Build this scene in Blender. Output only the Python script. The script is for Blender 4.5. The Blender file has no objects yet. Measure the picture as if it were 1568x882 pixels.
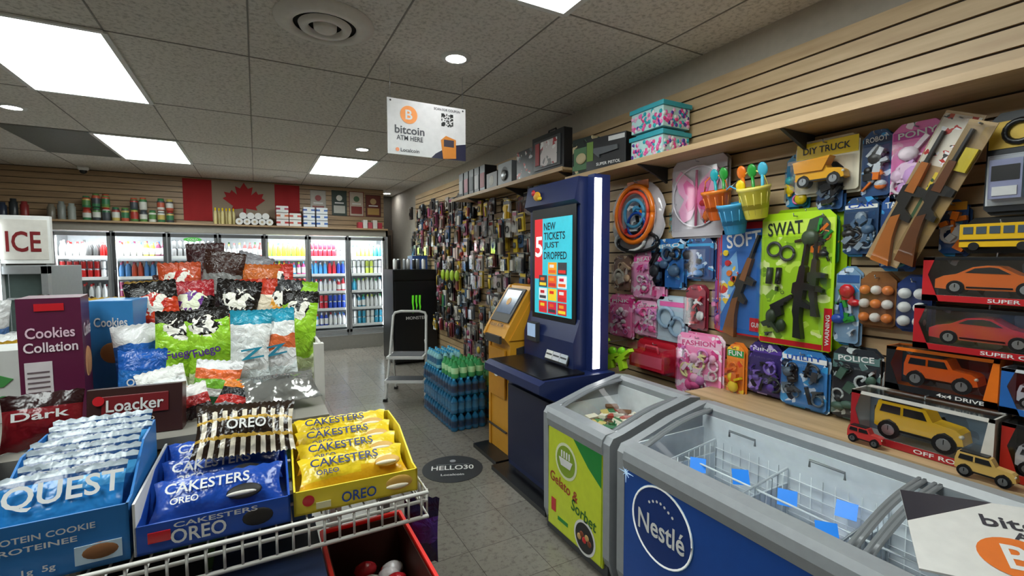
import bpy, bmesh, math, random
from mathutils import Matrix, Vector
R = random.Random(11)
pi = math.pi
sc = bpy.context.scene
try:
    sc.view_settings.view_transform = 'Standard'
    sc.view_settings.look = 'None'
    sc.view_settings.exposure = 0.0
except Exception as e:
    print(e)

# ---------------------------------------------------------------- materials
def lin(h):
    h = h.lstrip('#')
    out = []
    for i in (0, 2, 4):
        c = int(h[i:i+2], 16)/255
        out.append(c/12.92 if c <= .04045 else ((c+.055)/1.055)**2.4)
    return out
MC = {}
def m(hexc, rough=.45, metal=0.0, emit=0.0, var=.10, scale=25, bump=0.0, coat=0.0):
    key = (hexc, rough, metal, emit, var, scale, bump, coat)
    if key in MC: return MC[key]
    mt = bpy.data.materials.new('mat_%s_%d' % (hexc.lstrip('#'), len(MC)))
    mt.use_nodes = True
    nt = mt.node_tree
    bs = nt.nodes['Principled BSDF']
    c = lin(hexc)
    tc = nt.nodes.new('ShaderNodeTexCoord')
    no = nt.nodes.new('ShaderNodeTexNoise'); no.inputs['Scale'].default_value = scale
    no.inputs['Detail'].default_value = 3
    mx = nt.nodes.new('ShaderNodeMixRGB')
    mx.inputs[1].default_value = (*c, 1)
    mx.inputs[2].default_value = (*[x*(1-var*2) for x in c], 1)
    nt.links.new(tc.outputs['Object'], no.inputs['Vector'])
    nt.links.new(no.outputs['Fac'], mx.inputs[0])
    nt.links.new(mx.outputs[0], bs.inputs['Base Color'])
    bs.inputs['Roughness'].default_value = rough
    bs.inputs['Metallic'].default_value = metal
    if coat: bs.inputs['Coat Weight'].default_value = coat
    if emit:
        nt.links.new(mx.outputs[0], bs.inputs['Emission Color'])
        bs.inputs['Emission Strength'].default_value = emit
    if bump:
        bp = nt.nodes.new('ShaderNodeBump'); bp.inputs['Strength'].default_value = bump
        bp.inputs['Distance'].default_value = .015
        nt.links.new(no.outputs['Fac'], bp.inputs['Height'])
        nt.links.new(bp.outputs[0], bs.inputs['Normal'])
    MC[key] = mt
    return mt
def foil(h): return m(h, .24, 0.0, 0, .12, 22, .6)
def gloss(h): return m(h, .25, 0, 0, .04, 10)
PMC = {}
def pm(hexc, accents=('#f0f0ec', '#1a1c20', '#d8b030'), scale=20):
    """busy printed cardboard: base colour with irregular printed patches"""
    key = (hexc, accents, scale)
    if key in PMC: return PMC[key]
    mt = bpy.data.materials.new('printed_card_'+hexc.lstrip('#')); mt.use_nodes = True
    nt = mt.node_tree; bs = nt.nodes['Principled BSDF']
    tc = nt.nodes.new('ShaderNodeTexCoord')
    no = nt.nodes.new('ShaderNodeTexNoise'); no.inputs['Scale'].default_value = scale*.6; no.inputs['Detail'].default_value = 2
    th = nt.nodes.new('ShaderNodeMath'); th.operation = 'GREATER_THAN'; th.inputs[1].default_value = .55
    vo = nt.nodes.new('ShaderNodeTexVoronoi'); vo.inputs['Scale'].default_value = scale*1.3
    se = nt.nodes.new('ShaderNodeSeparateColor'); cr = nt.nodes.new('ShaderNodeValToRGB'); cr.color_ramp.interpolation = 'CONSTANT'
    cr.color_ramp.elements[0].color = (*lin(accents[0]), 1); cr.color_ramp.elements[1].position = .4; cr.color_ramp.elements[1].color = (*lin(accents[1]), 1)
    e = cr.color_ramp.elements.new(.7); e.color = (*lin(accents[2]), 1)
    mx = nt.nodes.new('ShaderNodeMixRGB'); mx.inputs[1].default_value = (*lin(hexc), 1)
    L = nt.links.new
    L(tc.outputs['Object'], no.inputs['Vector']); L(tc.outputs['Object'], vo.inputs['Vector']); L(no.outputs['Fac'], th.inputs[0])
    L(vo.outputs['Color'], se.inputs[0]); L(se.outputs[0], cr.inputs[0]); L(cr.outputs[0], mx.inputs[2]); L(th.outputs[0], mx.inputs[0])
    L(mx.outputs[0], bs.inputs['Base Color']); bs.inputs['Roughness'].default_value = .3
    PMC[key] = mt
    return mt
BGN = [0]
def bagmat(cols, h, w, swirl=None, noise=.12, cy=.72):
    """printed crisp-bag film: wavy colour bands up the height, optional emblem, crinkle bump"""
    BGN[0] += 1
    mt = bpy.data.materials.new('printed_bag_film_%d' % BGN[0]); mt.use_nodes = True
    nt = mt.node_tree; bs = nt.nodes['Principled BSDF']; L = nt.links.new; N = nt.nodes.new
    tc = N('ShaderNodeTexCoord'); sp = N('ShaderNodeSeparateXYZ'); L(tc.outputs['Object'], sp.inputs[0])
    no = N('ShaderNodeTexNoise'); no.inputs['Scale'].default_value = 14; no.inputs['Detail'].default_value = 2; L(tc.outputs['Object'], no.inputs['Vector'])
    a = N('ShaderNodeMath'); a.operation = 'MULTIPLY'; a.inputs[1].default_value = 1/h; L(sp.outputs['Y'], a.inputs[0])
    b_ = N('ShaderNodeMath'); b_.operation = 'MULTIPLY_ADD'; b_.inputs[1].default_value = noise*2; L(no.outputs['Fac'], b_.inputs[0]); L(a.outputs[0], b_.inputs[2])
    c = N('ShaderNodeMath'); c.operation = 'SUBTRACT'; c.inputs[1].default_value = noise; L(b_.outputs[0], c.inputs[0])
    cr = N('ShaderNodeValToRGB'); cr.color_ramp.interpolation = 'CONSTANT'; n = len(cols)
    cr.color_ramp.elements[0].color = (*lin(cols[0]), 1)
    cr.color_ramp.elements[1].position = 1/n; cr.color_ramp.elements[1].color = (*lin(cols[min(1, n-1)]), 1)
    for i in range(2, n):
        e = cr.color_ramp.elements.new(i/n); e.color = (*lin(cols[i]), 1)
    L(c.outputs[0], cr.inputs[0]); out = cr.outputs[0]
    if swirl:
        vs = N('ShaderNodeVectorMath'); vs.operation = 'SUBTRACT'; vs.inputs[1].default_value = (0, h*cy, 0); L(tc.outputs['Object'], vs.inputs[0])
        vm = N('ShaderNodeVectorMath'); vm.operation = 'MULTIPLY'; vm.inputs[1].default_value = (1/(w*.36), 1/(h*.14), 0); L(vs.outputs[0], vm.inputs[0])
        ln = N('ShaderNodeVectorMath'); ln.operation = 'LENGTH'; L(vm.outputs[0], ln.inputs[0])
        n3 = N('ShaderNodeTexNoise'); n3.inputs['Scale'].default_value = 42; n3.inputs['Detail'].default_value = 1; n3.inputs['Distortion'].default_value = .8; L(tc.outputs['Object'], n3.inputs['Vector'])
        ad = N('ShaderNodeMath'); ad.operation = 'ADD'; L(ln.outputs['Value'], ad.inputs[0]); L(n3.outputs['Fac'], ad.inputs[1])
        lt = N('ShaderNodeMath'); lt.operation = 'LESS_THAN'; lt.inputs[1].default_value = 1.35; L(ad.outputs[0], lt.inputs[0])
        g = N('ShaderNodeMath'); g.operation = 'GREATER_THAN'; g.inputs[1].default_value = .52; L(n3.outputs['Fac'], g.inputs[0])
        m1 = N('ShaderNodeMixRGB'); m1.inputs[1].default_value = (*lin(swirl[0]), 1); m1.inputs[2].default_value = (*lin(swirl[1]), 1); L(g.outputs[0], m1.inputs[0])
        m2 = N('ShaderNodeMixRGB'); L(lt.outputs[0], m2.inputs[0]); L(out, m2.inputs[1]); L(m1.outputs[0], m2.inputs[2]); out = m2.outputs[0]
    L(out, bs.inputs['Base Color']); bs.inputs['Roughness'].default_value = .24
    n2 = N('ShaderNodeTexNoise'); n2.inputs['Scale'].default_value = 26; n2.inputs['Detail'].default_value = 4; n2.inputs['Distortion'].default_value = 1.2; L(tc.outputs['Object'], n2.inputs['Vector'])
    bp = N('ShaderNodeBump'); bp.inputs['Strength'].default_value = .7; bp.inputs['Distance'].default_value = .015
    L(n2.outputs['Fac'], bp.inputs['Height']); L(bp.outputs[0], bs.inputs['Normal'])
    return mt

def glassmat(name, fac, tint=(1, 1, 1), mx=.3, rough=.05):
    mt = bpy.data.materials.new(name); mt.use_nodes = True
    nt = mt.node_tree; nt.nodes.clear()
    o = nt.nodes.new('ShaderNodeOutputMaterial'); mix = nt.nodes.new('ShaderNodeMixShader')
    t = nt.nodes.new('ShaderNodeBsdfTransparent'); g = nt.nodes.new('ShaderNodeBsdfGlossy')
    t.inputs[0].default_value = (*tint, 1); g.inputs['Roughness'].default_value = rough
    lw = nt.nodes.new('ShaderNodeLayerWeight'); lw.inputs[0].default_value = .2
    mr = nt.nodes.new('ShaderNodeMapRange')
    mr.inputs['To Min'].default_value = fac; mr.inputs['To Max'].default_value = min(1, fac+mx)
    nt.links.new(lw.outputs['Fresnel'], mr.inputs['Value'])
    nt.links.new(mr.outputs[0], mix.inputs[0])
    nt.links.new(t.outputs[0], mix.inputs[1]); nt.links.new(g.outputs[0], mix.inputs[2])
    nt.links.new(mix.outputs[0], o.inputs[0])
    return mt
GLASS = glassmat('clear_glass', .02, (.97, .99, .99), .22)
PLAST = glassmat('clear_plastic', .08, (.97, .97, .98), .4, .10)

def woodmat(name, a, b_, axis_scale, rough=.45):
    mt = bpy.data.materials.new(name); mt.use_nodes = True
    nt = mt.node_tree; bs = nt.nodes['Principled BSDF']
    tc = nt.nodes.new('ShaderNodeTexCoord'); mp = nt.nodes.new('ShaderNodeMapping')
    mp.inputs['Scale'].default_value = axis_scale
    no = nt.nodes.new('ShaderNodeTexNoise'); no.inputs['Scale'].default_value = 4; no.inputs['Detail'].default_value = 6
    cr = nt.nodes.new('ShaderNodeValToRGB')
    cr.color_ramp.elements[0].position = .3; cr.color_ramp.elements[0].color = (*lin(a), 1)
    cr.color_ramp.elements[1].position = .7; cr.color_ramp.elements[1].color = (*lin(b_), 1)
    nt.links.new(tc.outputs['Object'], mp.inputs[0]); nt.links.new(mp.outputs[0], no.inputs['Vector'])
    nt.links.new(no.outputs['Fac'], cr.inputs[0]); nt.links.new(cr.outputs[0], bs.inputs['Base Color'])
    bs.inputs['Roughness'].default_value = rough
    return mt
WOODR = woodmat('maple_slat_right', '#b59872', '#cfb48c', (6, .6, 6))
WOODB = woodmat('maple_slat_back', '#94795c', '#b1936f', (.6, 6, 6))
WOODS = woodmat('maple_shelf', '#ae9069', '#c9aa82', (6, .6, 6))

def floormat():
    mt = bpy.data.materials.new('vinyl_tile_floor'); mt.use_nodes = True
    nt = mt.node_tree; bs = nt.nodes['Principled BSDF']
    tc = nt.nodes.new('ShaderNodeTexCoord')
    br = nt.nodes.new('ShaderNodeTexBrick'); br.offset = 0
    br.inputs['Scale'].default_value = 1; br.inputs['Brick Width'].default_value = .305; br.inputs['Row Height'].default_value = .305
    br.inputs['Mortar Size'].default_value = .0018; br.inputs['Mortar Smooth'].default_value = .3
    br.inputs['Color1'].default_value = (*lin('#7e7971'), 1); br.inputs['Color2'].default_value = (*lin('#746f67'), 1)
    br.inputs['Mortar'].default_value = (*lin('#4c4843'), 1)
    no = nt.nodes.new('ShaderNodeTexNoise'); no.inputs['Scale'].default_value = 30; no.inputs['Detail'].default_value = 8
    no.inputs['Roughness'].default_value = .75
    cr = nt.nodes.new('ShaderNodeValToRGB'); cr.color_ramp.elements[0].position = .32; cr.color_ramp.elements[1].position = .5
    cr.color_ramp.elements[0].color = (.42, .40, .38, 1); cr.color_ramp.elements[1].color = (1, 1, 1, 1)
    mu = nt.nodes.new('ShaderNodeMixRGB'); mu.blend_type = 'MULTIPLY'; mu.inputs[0].default_value = .85
    nt.links.new(tc.outputs['Object'], br.inputs['Vector']); nt.links.new(tc.outputs['Object'], no.inputs['Vector'])
    nt.links.new(no.outputs['Fac'], cr.inputs[0])
    nt.links.new(br.outputs['Color'], mu.inputs[1]); nt.links.new(cr.outputs[0], mu.inputs[2])
    nt.links.new(mu.outputs[0], bs.inputs['Base Color'])
    bs.inputs['Roughness'].default_value = .22
    return mt
def ceilmat():
    mt = bpy.data.materials.new('fissured_ceiling_tile'); mt.use_nodes = True
    nt = mt.node_tree; bs = nt.nodes['Principled BSDF']
    tc = nt.nodes.new('ShaderNodeTexCoord')
    no = nt.nodes.new('ShaderNodeTexNoise'); no.inputs['Scale'].default_value = 46; no.inputs['Detail'].default_value = 9; no.inputs['Roughness'].default_value = .7
    cr = nt.nodes.new('ShaderNodeValToRGB'); cr.color_ramp.elements[0].position = .34; cr.color_ramp.elements[1].position = .52
    cr.color_ramp.elements[0].color = (*lin('#a6a198'), 1); cr.color_ramp.elements[1].color = (*lin('#d6d1c8'), 1)
    bp = nt.nodes.new('ShaderNodeBump'); bp.inputs['Strength'].default_value = .3; bp.inputs['Distance'].default_value = .006
    nt.links.new(tc.outputs['Object'], no.inputs['Vector']); nt.links.new(no.outputs['Fac'], cr.inputs[0])
    nt.links.new(cr.outputs[0], bs.inputs['Base Color']); nt.links.new(no.outputs['Fac'], bp.inputs['Height'])
    nt.links.new(bp.outputs[0], bs.inputs['Normal']); bs.inputs['Roughness'].default_value = .9
    return mt
FLOOR = floormat(); CEIL = ceilmat()

WHITE = m('#e8e8e6', .4); BLACK = m('#131316', .35); GREY = m('#8d9196', .4); DGREY = m('#3a3c40', .5)
RED = gloss('#c8202a'); BLUE = gloss('#1f4fb0'); YEL = gloss('#f2d21c'); ORA = gloss('#ee7a1e'); LIME = gloss('#b6e01e')
STEEL = m('#b8bcc0', .3, .9); BROWN = m('#4a3524', .6); PINK = gloss('#ec6fb0'); PURP = gloss('#5a3a9a'); TEAL = gloss('#24a8b4')
GREEN = gloss('#2e9a3c'); CREAM = m('#e9dcc0', .5)

# ---------------------------------------------------------------- builder
def T(x, y, z): return Matrix.Translation((x, y, z))
def RX(a): return Matrix.Rotation(math.radians(a), 4, 'X')
def RY(a): return Matrix.Rotation(math.radians(a), 4, 'Y')
def RZ(a): return Matrix.Rotation(math.radians(a), 4, 'Z')
FXR = Matrix(((0, 0, -1, 0), (-1, 0, 0, 0), (0, 1, 0, 0), (0, 0, 0, 1)))   # local x->-Y, y->Z, z->-X
FYR = Matrix(((1, 0, 0, 0), (0, 0, -1, 0), (0, 1, 0, 0), (0, 0, 0, 1)))    # local x->X, y->Z, z->-Y
def FX(x, y, z): return T(x, y, z) @ FXR
def FY(x, y, z): return T(x, y, z) @ FYR
TXC = {}
def textmesh(s):
    if s in TXC: return TXC[s]
    cu = bpy.data.curves.new('t', 'FONT'); cu.body = s; cu.resolution_u = 3
    cu.offset = .016
    ob = bpy.data.objects.new('t', cu); sc.collection.objects.link(ob)
    dg = bpy.context.evaluated_depsgraph_get(); dg.update()
    me = bpy.data.meshes.new_from_object(ob.evaluated_get(dg))
    vs = [tuple(v.co) for v in me.vertices]; fs = [tuple(p.vertices) for p in me.polygons]
    bpy.data.objects.remove(ob); bpy.data.meshes.remove(me); bpy.data.curves.remove(cu)
    x0 = min(v[0] for v in vs); x1 = max(v[0] for v in vs); y0 = min(v[1] for v in vs); y1 = max(v[1] for v in vs)
    vs = [((v[0]-x0)/(x1-x0)-.5, (v[1]-y0)/(y1-y0)-.5) for v in vs]
    TXC[s] = (vs, fs)
    return TXC[s]

class B:
    def __init__(s, name, M=None):
        s.name = name; s.M = M or Matrix.Identity(4); s.L = Matrix.Identity(4)
        s.v = []; s.f = []; s.mi = []; s.sm = []; s.mats = []
    def add(s, vs, fs, mt, smooth=False):
        n = len(s.v)
        L = s.L
        s.v += [L @ Vector(p) for p in vs]
        many = isinstance(mt, list)
        for i, f in enumerate(fs):
            q = mt[i] if many else mt
            if q not in s.mats: s.mats.append(q)
            s.f.append([n+j for j in f]); s.mi.append(s.mats.index(q)); s.sm.append(smooth)
    def box(s, x0, x1, y0, y1, z0, z1, mt):
        s.add([(x0, y0, z0), (x1, y0, z0), (x1, y1, z0), (x0, y1, z0), (x0, y0, z1), (x1, y0, z1), (x1, y1, z1), (x0, y1, z1)],
              [(3, 2, 1, 0), (4, 5, 6, 7), (0, 1, 5, 4), (1, 2, 6, 5), (2, 3, 7, 6), (3, 0, 4, 7)], mt)
    def quad(s, a, b, c, d, mt): s.add([a, b, c, d], [(0, 1, 2, 3)], mt)
    def prism(s, poly, z0, z1, mt):
        n = len(poly)
        vs = [(p[0], p[1], z0) for p in poly]+[(p[0], p[1], z1) for p in poly]
        fs = [tuple(range(n))[::-1], tuple(range(n, 2*n))]+[(i, (i+1) % n, n+(i+1) % n, n+i) for i in range(n)]
        s.add(vs, fs, mt)
    def disc(s, cx, cy, z, r, mt, ry=None, seg=28):
        ry = ry or r
        s.add([(cx+r*math.cos(2*pi*i/seg), cy+ry*math.sin(2*pi*i/seg), z) for i in range(seg)], [tuple(range(seg))], mt)
    def rev(s, x, y, z, prof, mts, seg=12, smooth=True, cap=True):
        vs = []; fs = []; ml = []
        for (r, h) in prof:
            for i in range(seg):
                a = 2*pi*i/seg; vs.append((x+r*math.cos(a), y+r*math.sin(a), z+h))
        for k in range(len(prof)-1):
            for i in range(seg):
                j = (i+1) % seg
                fs.append((k*seg+i, k*seg+j, (k+1)*seg+j, (k+1)*seg+i))
                ml.append(mts[k] if isinstance(mts, list) else mts)
        if cap and prof[0][0] > 1e-4: fs.append(tuple(range(seg))[::-1]); ml.append(mts[0] if isinstance(mts, list) else mts)
        if cap and prof[-1][0] > 1e-4:
            fs.append(tuple(range((len(prof)-1)*seg, len(prof)*seg))); ml.append(mts[-1] if isinstance(mts, list) else mts)
        s.add(vs, fs, ml, smooth)
    def cyl(s, x, y, z0, z1, r, mt, r2=None, seg=16):
        s.rev(x, y, z0, [(r, 0), (r2 if r2 is not None else r, z1-z0)], mt, seg, False)
    def tube(s, pts, r, mt, seg=6):
        pts = [Vector(p) for p in pts]; vs = []; fs = []
        for i, p in enumerate(pts):
            d = (pts[min(i+1, len(pts)-1)]-pts[max(i-1, 0)]).normalized()
            up = Vector((0, 0, 1)) if abs(d.z) < .9 else Vector((1, 0, 0))
            a = d.cross(up).normalized(); b = d.cross(a)
            for k in range(seg):
                t = 2*pi*k/seg; vs.append(p+a*r*math.cos(t)+b*r*math.sin(t))
        for i in range(len(pts)-1):
            for k in range(seg):
                j = (k+1) % seg; fs.append((i*seg+k, i*seg+j, (i+1)*seg+j, (i+1)*seg+k))
        fs.append(tuple(range(seg))); fs.append(tuple(range((len(pts)-1)*seg, len(pts)*seg)))
        s.add(vs, fs, mt, True)
    def ring(s, cx, cy, cz, Rr, r, mt, seg=24, sx=1, sy=1, a0=0, a1=2*pi):
        s.tube([(cx+sx*Rr*math.cos(a0+(a1-a0)*i/seg), cy+sy*Rr*math.sin(a0+(a1-a0)*i/seg), cz) for i in range(seg+1)], r, mt)
    def ball(s, c, r, mt, sx=1, sy=1, sz=1, n=8):
        vs = []; fs = []; seg = n*2
        for i in range(n+1):
            a = pi*i/n
            for k in range(seg):
                b = 2*pi*k/seg
                vs.append((c[0]+sx*r*math.sin(a)*math.cos(b), c[1]+sy*r*math.sin(a)*math.sin(b), c[2]+sz*r*math.cos(a)))
        for i in range(n):
            for k in range(seg):
                j = (k+1) % seg; fs.append((i*seg+k, i*seg+j, (i+1)*seg+j, (i+1)*seg+k))
        s.add(vs, fs, mt, True)
    def txt(s, t, cx, cy, w, h, z, mt, rot=0):
        vs, fs = textmesh(t); c, q = math.cos(math.radians(rot)), math.sin(math.radians(rot))
        s.add([(cx+v[0]*w*c-v[1]*h*q, cy+v[0]*w*q+v[1]*h*c, z) for v in vs], fs, mt)
    def bag(s, w, h, th, pat, nx=10, ny=14, crimp=.07, jit=.006, rr=None):
        rr = rr or R
        for side in (1, -1):
            vs = []; fs = []; ml = []
            for j in range(ny+1):
                t = j/ny
                for i in range(nx+1):
                    u = i/nx
                    tt = min(max((t-crimp)/(1-2*crimp), 0), 1)
                    d = th/2*(math.sin(pi*u)**.55)*(math.sin(pi*tt)**.6 if 0 < tt < 1 else 0)
                    x = (u-.5)*w*(1-.07*math.sin(pi*t))
                    jj = jit if 0 < i < nx and 0 < j < ny and d > 0 else 0
                    vs.append((x, t*h+(.004*(i % 2) if j in (0, ny) else 0), side*(d+rr.uniform(-jj, jj)*.8+.0005)))
            for j in range(ny):
                for i in range(nx):
                    a = j*(nx+1)+i; f = (a, a+1, a+nx+2, a+nx+1)
                    fs.append(f if side > 0 else f[::-1]); ml.append(pat((i+.5)/nx, (j+.5)/ny))
            s.add(vs, fs, ml, True)
    def done(s, bevel=0, parent=None, seg=2):
        me = bpy.data.meshes.new(s.name)
        me.from_pydata([tuple(v) for v in s.v], [], s.f)
        for q in s.mats: me.materials.append(q)
        me.polygons.foreach_set('material_index', s.mi); me.polygons.foreach_set('use_smooth', s.sm)
        bm = bmesh.new(); bm.from_mesh(me); bmesh.ops.recalc_face_normals(bm, faces=bm.faces); bm.to_mesh(me); bm.free()
        me.update()
        ob = bpy.data.objects.new(s.name, me); sc.collection.objects.link(ob); ob.matrix_world = s.M
        if bevel:
            md = ob.modifiers.new('bevel', 'BEVEL'); md.width = bevel; md.segments = seg; md.limit_method = 'ANGLE'; md.angle_limit = math.radians(50)
        return ob

# ---------------------------------------------------------------- room shell
XW = 2.35; H = 2.70
b = B('floor'); b.box(-3.3, XW+.1, -1.6, 9.3, -.1, 0, FLOOR); b.done()
b = B('ceiling'); b.box(-3.3, XW+.1, -1.6, 9.3, H, H+.1, CEIL); b.done()
b = B('trim_ceiling_grid')
gx = [-2.68, -2.01, -1.34, -.67, 0.0, .68, 1.36, 2.04]; gy = [-.66, .65, 1.96, 3.27, 4.58, 5.89, 7.2]
GR = m('#8a857e', .7)
for x in gx: b.box(x-.004, x+.004, -1.5, 8.38, H-.003, H, GR)
for y in gy: b.box(-3.3, XW, y-.004, y+.004, H-.003, H, GR)
b.done()
b = B('wall_right')
PL = m('#b5ada0', .8); GROOVE = m('#3a2c20', .8)
b.box(XW, XW+.1, -1.6, 9.3, 0, H, PL)
b.box(XW-.006, XW, -1.6, 7.6, .1, 2.53, GROOVE)
z = .1
while z < 2.5:
    b.box(XW-.018, XW-.006, -1.6, 7.6, z, z+.066, WOODR); z += .0762
b.done()
b = B('wall_back')
b.box(-3.3, 2.0, 8.42, 8.5, 1.97, H, m('#a89c8a', .8))
b.box(-3.3, 2.0, 8.405, 8.42, 1.97, H, GROOVE)
z = 1.99
while z < 2.68:
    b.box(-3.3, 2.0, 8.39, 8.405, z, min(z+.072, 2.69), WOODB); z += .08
b.done()
b = B('wall_hallway'); b.box(-3.3, XW, 9.2, 9.3, 0, H, m('#5a544c', .8)); b.done()
b = B('wall_left'); b.box(-3.4, -3.3, -1.6, 9.3, 0, H, m('#a39a8c', .8)); b.done()
b = B('wall_front'); b.box(-3.3, XW, -1.7, -1.6, 0, H, m('#a8a095', .8)); b.done()
b = B('door_1'); b.box(1.99, 2.34, 9.13, 9.198, .002, 2.05, m('#6b5a4a', .5)); b.box(2.02, 2.31, 9.11, 9.13, 1.1, 1.95, m('#433a34', .4)); b.ball((2.05, 9.09, 1.0), .025, STEEL); b.done(.004)
b = B('baseboard_right'); b.box(XW-.02, XW-.001, -1.6, 9.1, 0, .1, m('#2a2724', .6)); b.done()

PANEL = m('#f2fbf8', .5, 0, 15.5, .05, 120)
FR = m('#dfe0dc', .5)
def panel(x0, y0, x1, y1):
    b = B('ceiling_light_panel', T((x0+x1)/2, (y0+y1)/2, H))
    w = (x1-x0)/2; d = (y1-y0)/2
    for sx in (-1, 1): b.box(sx*w-.015, sx*w+.015, -d, d, -.016, -.005, FR)
    for sy in (-1, 1): b.box(-w, w, sy*d-.015, sy*d+.015, -.0161, -.0051, FR)
    b.box(-w+.015, w-.015, -d+.015, d-.015, -.012, -.006, PANEL)
    b.done()
for p in [(-1.34, 3.27, -.67, 4.58), (-1.34, 5.89, -.67, 7.2), (.68, 5.89, 1.36, 7.2), (.68, .65, 1.36, 1.96), (-1.34, .3, -.67, 1.6)]: panel(*p)  # last panel is an unseen extra near the camera, added to light the room
b = B('ceiling_tile_dark', T(-1.68, 6.545, H)); b.box(-.33, .33, -.65, .65, -.006, -.0045, m('#6a6b62', .6, 0, 0, .2, 60)); b.done()
DL = m('#ffffff', .5, 0, 60, 0, 5)
for (x, y) in [(1.085, 2.69), (1.06, 5.37), (-1.66, 5.22), (2.15, 8.75), (-1.66, 2.6)]:
    b = B('recessed_downlight', T(x, y, H)); b.rev(0, 0, -.012, [(.06, 0), (.085, 0), (.09, .012)], FR, 24, cap=False); b.cyl(0, 0, -.010, -.006, .062, DL, seg=24); b.done()
b = B('round_ceiling_diffuser', T(.345, 2.62, H))
VW = m('#d8d3ca', .5)
b.rev(0, 0, -.018, [(.150, .0), (.155, -.012), (.19, -.014), (.235, .004), (.24, .017)], VW, 40, cap=False)
b.rev(0, 0, -.03, [(.080, .012), (.085, -.008), (.120, -.008), (.128, .010)], VW, 40, cap=False)
b.rev(0, 0, -.045, [(0, 0), (.045, 0), (.055, .008), (.057, .035)], VW, 40, cap=False)
b.cyl(0, 0, -.006, -.003, .2, m('#1b1a18', .8), seg=40)
b.done()
b = B('small_ceiling_diffuser', T(.43, 7.85, H)); b.rev(0, 0, -.03, [(.0, 0), (.08, 0), (.12, .015), (.16, .02), (.17, .03)], VW, 30); b.done()
b = B('dome_security_camera', T(-1.95, 8.15, H)); b.rev(0, 0, -.05, [(.04, 0), (.06, .015), (.06, .05)], WHITE, 20); b.ball((0, 0, -.055), .04, BLACK); b.done()

# ---------------------------------------------------------------- beverage coolers
Y0 = 8.10; DX0 = -2.30; DW = .606
SIL = m('#a6a8aa', .35, .5); INT = m('#d4dade', .5)
b = B('beverage_cooler_bank')
X1 = DX0+7*DW
b.box(DX0-.05, X1+.05, Y0+.02, Y0+.8, 0, .22, m('#8a8780', .5))
b.box(DX0-.05, X1+.05, Y0, Y0+.28, 1.87, 1.97, m('#9b958a', .5))
b.box(DX0-.05, X1+.05, Y0+.72, Y0+.8, .22, 1.97, INT)
b.box(DX0-.05, X1+.05, Y0+.05, Y0+.75, .22, .27, INT)
b.box(DX0-.05, DX0-.02, Y0, Y0+.8, .22, 1.97, SIL); b.box(X1+.02, X1+.05, Y0, Y0+.8, .0, 1.97, SIL)
for i in range(8): 
    x = DX0+i*DW; b.box(x-.022, x+.022, Y0+.02, Y0+.1, .22, 1.87, SIL)
dark = {1: 1, 2: 1, 3: 1}
for i in range(7):
    x0 = DX0+i*DW+.012; x1 = x0+DW-.024
    fm = m('#5c5d5f', .35, .5) if i in dark else SIL
    b.box(x0, x0+.032, Y0-.02, Y0+.018, .28, 1.85, fm); b.box(x1-.032, x1, Y0-.02, Y0+.018, .28, 1.85, fm)
    b.box(x0, x1, Y0-.02, Y0+.018, .28, .33, fm); b.box(x0, x1, Y0-.02, Y0+.018, 1.80, 1.85, fm)
    b.quad((x0+.035, Y0, .33), (x1-.035, Y0, .33), (x1-.035, Y0, 1.80), (x0+.035, Y0, 1.80), GLASS)
    b.tube([(x0+.02, Y0-.02, .95), (x0+.02, Y0-.05, .97), (x0+.02, Y0-.05, 1.33), (x0+.02, Y0-.02, 1.35)], .009, BLACK)
    for k in range(5):
        zz = .38+k*.285
        b.box(x0, x1, Y0+.12, Y0+.62, zz-.012, zz-.004, WHITE); b.box(x0, x1, Y0+.105, Y0+.12, zz-.025, zz+.018, WHITE)
b.done()
palettes = [['#c33', '#ddd', '#e8e8e8', '#a11', '#444'], ['#a33a20', '#d8c040', '#3d6ea0', '#7a2a4a', '#ddd'], ['#7a8a40', '#8a5a30', '#333', '#999'], ['#994', '#353', '#a55', '#888'],
            ['#e0589a', '#9ad03a', '#f0d030', '#d03030', '#3aa0d0'], ['#3050c0', '#e8e8f0', '#d03040', '#e8e8f0', '#50a0e0'], ['#e8ece8', '#3aa050', '#d0e060', '#e8e8e8', '#40a0c0']]
def hx(s): return '#'+''.join(c*2 for c in s[1:]) if len(s) == 4 else s
b = B('chilled_drinks')
for i in range(7):
    pal = [m(hx(c), .3) for c in palettes[i]]
    for k in range(5):
        zz = .376+k*.285
        n = 8; cm = R.choice(pal); 
        for q in range(n):
            if q % 2 == 0: cm = R.choice(pal)
            for row in (0, 1):
                x = DX0+i*DW+.06+q*(DW-.12)/(n-1); y = Y0+.17+row*.09
                if (i+k) % 3 == 0:
                    b.rev(x, y, zz, [(.026, 0), (.03, .01), (.03, .115), (.025, .13)], [STEEL, cm, STEEL], 8)
                    if row == 0: b.rev(x, y, zz+.13, [(.026, 0), (.03, .005), (.03, .1), (.024, .115)], [STEEL, cm, STEEL], 8)
                else:
                    hh = R.uniform(.2, .235)
                    b.rev(x, y, zz, [(.028, 0), (.03, .04), (.03, hh*.6), (.012, hh*.85), (.013, hh)], [cm, WHITE if (k+i) % 2 else cm, cm, R.choice(pal)], 8)
b.done()
b = B('cooler_shelf_lighting')
LED = m('#f2fbff', .5, 0, 10, 0, 5)
for i in range(8):
    if i in (2, 3): 
        continue
    x = DX0+i*DW; b.box(x-.03, x-.022, Y0+.1, Y0+.112, .35, 1.8, LED); b.box(x+.022, x+.03, Y0+.1, Y0+.112, .35, 1.8, LED)
b.done()
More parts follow.
